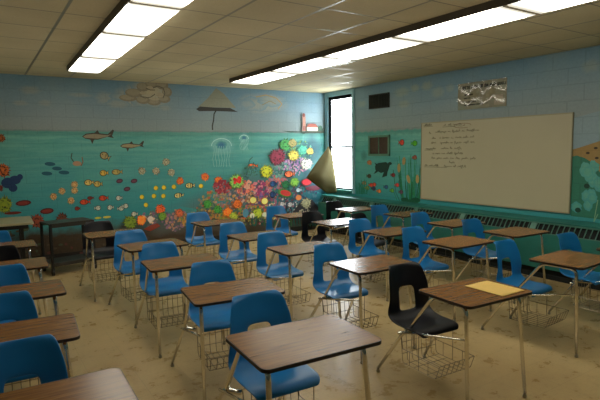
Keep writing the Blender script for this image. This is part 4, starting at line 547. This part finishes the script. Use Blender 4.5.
def glide(leg, x, y):
    bm = bmesh.new(); lathe(bm, (x, y, 0), [(.012,0),(.015,.004),(.015,.012),(.011,.02),(.0115,.034)]); obj('foot_glide', bm, M['glide'], leg, smooth=True)
def make_combo(mat, label):
    t = thing('student_desk', label, 'desk', (0,0,0), 0)
    bm = bmesh.new(); slab(bm, rrect(-.305,.305,-.219,.219,.035), .722, .737, 0, 0)
    pts = rrect(-.307,.307,-.221,.221,.037)
    top = obj('desktop', bm, M['wood'], t)
    bm = bmesh.new(); outer = rrect(-.309,.309,-.223,.223,.038); inner = rrect(-.303,.303,-.217,.217,.033)
    n = len(outer); R = [[bm.verts.new((x, y, z)) for x, y in P] for P, z in ((outer,.7365),(outer,.720),(inner,.720),(inner,.7365))]
    for a in range(4):
        for i in range(n): bm.faces.new((R[a][i], R[a][(i+1)%n], R[(a+1)%4][(i+1)%n], R[(a+1)%4][i]))
    bmesh.ops.recalc_face_normals(bm, faces=bm.faces)
    e = obj('edge_band', bm, M['edge'], top)
    r = .0125
    for s in (-1, 1):
        bm = bmesh.new(); fx, tx = (-.262, -.258) if s < 0 else (.292, .235); tube(bm, fillet([(tx, .12, .708), (tx, -.155, .708), (fx, -.185, .03)], .05), r, 10, caps=True)
        lg = obj('leg', bm, M['chrome'], t, smooth=True); glide(lg, fx, -.185)
    c = SH['c']
    for s, fx in ((-1, -.300), (1, .175)):
        bm = bmesh.new(); tube(bm, fillet([(c+s*.14, .30, .392), (c+s*.185, .40, .385), (fx, .635, .03)], .05), r*.95, 10)
        lg = obj('leg', bm, M['chrome'], t, smooth=True); glide(lg, fx, .635)
    # side rails from the rear legs to the front legs
    bm = bmesh.new(); tube(bm, [(c-.195, .44, .365), (-.258, -.168, .505)], .0085, 8); obj('side_rail', bm, M['chrome'], t, smooth=True)
    # slanted arm from under the seat up to the desktop's rear corner
    bm = bmesh.new(); tube(bm, fillet([(c-.13, .30, .39), (c-.185, .375, .385), (-.262, .12, .708), (-.262, -.02, .712)], .05), r, 10); obj('desk_arm', bm, M['chrome'], t, smooth=True)
    # seat frame under the shell
    bm = bmesh.new()
    tube(bm, fillet([(c-.145,.27,.40),(c-.14,.44,.385),(c+.14,.44,.385),(c+.145,.27,.40)], .04), .009, 8); tube(bm, [(c-.15,.28,.40),(c+.15,.28,.40)], .009, 8)
    tube(bm, [(c-.2,.42,.37),(c+.2,.42,.37)], .008, 8)
    obj('seat_frame', bm, M['chrome'], t, smooth=True)
    # wire book basket
    bm = bmesh.new(); w = .0028
    x0, x1, ya, yb, zt, zb = c-.165, c+.165, .07, .43, .365, .15
    for x in [x0 + (x1-x0)*i/7 for i in range(8)]:
        tube(bm, fillet([(x, yb, zt), (x, yb-.02, zb), (x, ya+.02, zb), (x, ya-.015, zb+.10)], .02, 2), w*.8, 4)
    for z in (zt-.07, zb+.06): tube(bm, [(x0,yb-.01,z),(x1,yb-.01,z)], w*.8, 4)
    for y in (yb-.05, yb-.13, ya+.10, ya+.03): tube(bm, [(x0,y,zb),(x1,y,zb)], w*.8, 4)
    for x in (x0, x1):
        tube(bm, [(x,yb,zt),(x,yb-.02,zb+.1),(x,ya-.015,zb+.10)], w, 4)
        tube(bm, [(x,.25,.395),(x,.25,zb)], w, 4); tube(bm, [(x,.16,zb+.1),(x,.16,zb)], w*.8, 4); tube(bm, [(x,.34,zb+.1),(x,.34,zb)], w*.8, 4)
    tube(bm, [(x0,ya-.015,zb+.10),(x1,ya-.015,zb+.10)], w, 4); tube(bm, [(x0,yb,zt),(x1,yb,zt)], w, 4); tube(bm, [(x0,.25,.395),(x1,.25,.395)], w, 4)
    obj('book_basket', bm, M['wire'], t)
    make_shell(mat, t)
    return t
blue0 = make_combo(M['blue'], 'x'); black0 = make_combo(M['black'], 'x')
used = {'blue': False, 'black': False}
def place(kind, x, y, rz, label, dx=0, sc=1, dy=0):
    o = place_(kind, x, y, rz, label); o.scale = (sc, sc, sc)
    for c in o.children:
        if c.name.split('.')[0] in ('seat_shell', 'seat_frame', 'book_basket'): c.location.x = dx; c.location.y = dy
    return o
def place_(kind, x, y, rz, label):
    src = blue0 if kind == 'blue' else black0
    if not used[kind]:
        used[kind] = True; src.location = (x, y, 0); src.rotation_euler = (0, 0, rz); src['label'] = label
        src['group'] = 'combo desks in rows'; return src
    return dup(src, (x, y, 0), rz, label, 'combo desks in rows')
def LC(lx, ly, rz=0):   # position from the desktop's rear left corner
    return (lx + .305*math.cos(rz) + .219*math.sin(rz), ly + .305*math.sin(rz) - .219*math.cos(rz), rz)
DESKS = [
 ('blue', .155, 2.005, -.03, 'blue-seated wooden-top student desk, frontmost at the lower left corner'),
 ('blue', .10, 2.95, -.07, 'blue-seated student desk in the left edge column, second from the front'),
 ('blue', .155, 3.86, -.03, 'blue-seated student desk in the left edge column, third from the front'),
 ('black', .155, 4.83, -.03, 'black-seated student desk at the left edge between blue-seated desks'),
 ('blue', .16, 5.93, 0, 'blue-seated student desk at the left edge, rearmost, near the pale table'),
 ('blue',) + LC(.985, 2.2, -.056) + ('large frontmost blue-seated student desk at the bottom centre', .075, 1.04, -.05),
 ('blue',) + LC(1.129, 3.292, -.12) + ('blue-seated student desk directly behind the bottom centre desk', .08),
 ('blue',) + LC(1.142, 4.331, -.07) + ('blue-seated student desk third from front in the second column',),
 ('blue',) + LC(1.149, 5.246, .05) + ('blue-seated student desk in the second column, just before the black-seated one',),
 ('black',) + LC(.99, 6.277, -.02) + ('black-seated student desk beside the black steel cart',),
 ('black',) + LC(2.416, 2.301, -.05) + ('black-seated student desk in front with yellow paper on its top', -.03),
 ('blue',) + LC(2.41, 3.302, -.04) + ('blue-seated student desk right behind the desk with the yellow paper',),
 ('blue',) + LC(2.315, 4.195, -.03) + ('blue-seated student desk in the middle column, third from the front',),
 ('blue',) + LC(2.30, 5.09, 0) + ('blue-seated student desk in the middle column, fourth from the front',),
 ('blue',) + LC(2.338, 6.318, 0) + ('blue-seated student desk in the middle column, rearmost before the painted coral reef',),
 ('blue',) + LC(3.844, 2.412, .06) + ('blue-seated student desk at the right edge, nearest in its column',),
 ('blue',) + LC(3.736, 3.513, 0) + ('blue-seated student desk in the fourth column, second from the front',),
 ('blue',) + LC(3.68, 4.382, -.03) + ('blue-seated student desk in the fourth column, third from the front',),
 ('black',) + LC(3.643, 5.36, -.01) + ('black-seated student desk with window glare shining on its top',),
 ('blue',) + LC(3.60, 6.28, 0) + ('blue-seated student desk rearmost in the fourth column, before the corner',),
 ('blue',) + LC(4.72, 2.30, 0) + ('blue-seated student desk beside the radiator, cut by the right edge', -.07),
 ('blue',) + LC(4.727, 3.53, -.03) + ('blue-seated student desk beside the radiator under the middle of the whiteboard',),
 ('blue',) + LC(4.735, 4.365, 0) + ('blue-seated student desk beside the radiator under the left end of the whiteboard',),
 ('blue',) + LC(4.92, 5.38, 0) + ('blue-seated student desk beside the radiator, below the painted cattails',),
 ('black',) + LC(4.731, 6.29, -.01) + ('black-seated student desk nearest to the window',),
]
for d in DESKS: place(*d)

# one loose black chair between the last columns
t = thing('school_chair', 'loose black plastic chair standing between the desks near the window', 'chair', (4.50, 5.2, 0), .3)
o = make_shell(M['black'], t); o.location = (.045, -.42, -.03)
bm = bmesh.new(); tube(bm, fillet([(-.14,.02,.36),(-.14,-.13,.36),(.14,-.13,.36),(.14,.02,.36),(-.14,.02,.36)], .02), .01, 8); obj('seat_frame', bm, M['chrome'], t, smooth=True)
for sx, sy in ((-1,-1),(1,-1),(-1,1),(1,1)):
    bm = bmesh.new(); tube(bm, [(sx*.14, -.13 if sy < 0 else .02, .36), (sx*.19, -.2 if sy < 0 else .17, .03)], .011, 8)
    lg = obj('leg', bm, M['chrome'], t, smooth=True); glide(lg, sx*.19, -.2 if sy < 0 else .17)

# yellow papers on the black-seated desk
px, py, prz = LC(2.416, 2.301, -.05)
for k, (dx, dy, a) in enumerate(((.148, -.035, .03),)):
    bm = bmesh.new(); nx, ny = 10, 8; g = []
    for i in range(nx+1):
        g.append([bm.verts.new((-.118+.236*i/nx, -.148+.296*j/ny, .0012 + .003*(math.sin(i*.7)*math.sin(j*.5)+1)*.5)) for j in range(ny+1)])
    for i in range(nx):
        for j in range(ny): bm.faces.new((g[i][j], g[i+1][j], g[i+1][j+1], g[i][j+1]))
    o = obj('paper_sheet', bm, M['paper'], smooth=True); tag(o, 'yellow sheet of paper lying on the black-seated desk', 'paper')
    ca, sa = math.cos(prz), math.sin(prz)
    o.location = (px + dx*ca - dy*sa, py + dx*sa + dy*ca, .7372); o.rotation_euler = (0, 0, prz + a)
    sm = o.modifiers.new('thick', 'SOLIDIFY'); sm.thickness = .0008; sm.offset = 1

# ------------------------------------------------------------ steel cart and pale table at the back left
t = thing('utility_cart', 'black steel two-shelf cart on castors before the mural', 'cart', (1.03, 7.72, 0), .2)
hw, hd = .30, .20
bm = bmesh.new(); box(bm, -hw, hw, -hd, hd, .695, .72); box(bm, -hw, hw, -hd, -hd+.02, .66, .70); box(bm, -hw, hw, hd-.02, hd, .66, .70); obj('top_shelf', bm, M['cart_top'], t, bevel=.004)
bm = bmesh.new(); box(bm, -hw, hw, -hd, hd, .15, .17); box(bm, -hw, hw, -hd, -hd+.015, .12, .155); obj('lower_shelf', bm, M['cart_top'], t, bevel=.004)
for sx in (-1, 1):
    for sy in (-1, 1):
        bm = bmesh.new(); x, y = sx*(hw-.012), sy*(hd-.012); box(bm, x-.017, x+.017, y-.017, y+.017, .09, .715); p = obj('post', bm, M['cart'], t, bevel=.003)
        bm = bmesh.new(); tube(bm, [(x-.012, y, .042), (x+.012, y, .042)], .042, 14); box(bm, x-.02, x+.02, y-.02, y+.02, .075, .095); obj('castor', bm, M['cart'], p)
t = thing('folding_table', 'pale-topped table at the far left edge, by the mural', 'table', (-.12, 7.9, 0), -.03)
bm = bmesh.new(); slab(bm, rrect(-.72,.72,-.40,.40,.03), .735, .765); obj('tabletop', bm, M['table_top'], t, bevel=.003)
bm = bmesh.new()
for y0, y1 in ((-.36,-.34),(.34,.36)): box(bm, -.66, .66, y0, y1, .68, .735)
obj('apron', bm, M['cart'], t)
for sx in (-1, 1):
    for sy in (-1, 1):
        bm = bmesh.new(); x, y = sx*.58, sy*.33; box(bm, x-.02, x+.02, y-.02, y+.02, 0, .735); obj('leg', bm, M['cart'], t)

# ------------------------------------------------------------ daylight, added fill, camera
w = bpy.data.worlds.new('overcast'); bpy.context.scene.world = w; w.use_nodes = True
nt = w.node_tree; bg = nt.nodes['Background']; N = NT(nt)
tc = N.n('ShaderNodeTexCoord'); sp = N.n('ShaderNodeSeparateXYZ'); N.l(tc.outputs['Generated'], sp.inputs[0])
N.l(N.ramp(N.mapr(sp.outputs[2], -.6, .8), [(0, (.75,.8,.78,1)), (1, (.85,.93,1,1))]), bg.inputs[0]); bg.inputs[1].default_value = SKY
def area(name, loc, direction, sx, sy, power, col):
    l = bpy.data.lights.new(name, 'AREA'); l.shape = 'RECTANGLE'; l.size = sx; l.size_y = sy; l.energy = power; l.color = col
    o = bpy.data.objects.new(name, l); C.objects.link(o); o.location = loc
    o.rotation_euler = Vector(direction).to_track_quat('-Z', 'Y').to_euler(); return o
area('ceiling_fill', (1.8, 3.9, 1.95), (0, 0, 1), 7, 8, FILL, (1, .93, .78))  # added fill lamp in mid-air to lift the ceiling, no fixture there
l = area('window_daylight', (W+.95, 8.35, 2.35), (-1, -.45, -.55), 1.2, 2.0, WIN, (.9,.96,1))
cam = bpy.data.cameras.new('camera'); co = bpy.data.objects.new('camera', cam); C.objects.link(co)
cam.sensor_width = 36; cam.lens = 36*496.6/600; cam.clip_start = .05; cam.clip_end = 100
F = Vector((.54106332, .83491564, -.10082837)); R = Vector((.83834241, -.54496606, -.0139282)); U = Vector((.06657691, .07699266, .99480634))
co.matrix_world = Matrix(((R.x, U.x, -F.x, 0), (R.y, U.y, -F.y, 0), (R.z, U.z, -F.z, 1.681), (0, 0, 0, 1)))
S = bpy.context.scene; S.camera = co
S.view_settings.view_transform = 'Standard'; S.view_settings.look = 'None'; S.view_settings.exposure = EXPO
S.cycles.max_bounces = 8; S.cycles.diffuse_bounces = 4; S.cycles.use_denoising = True
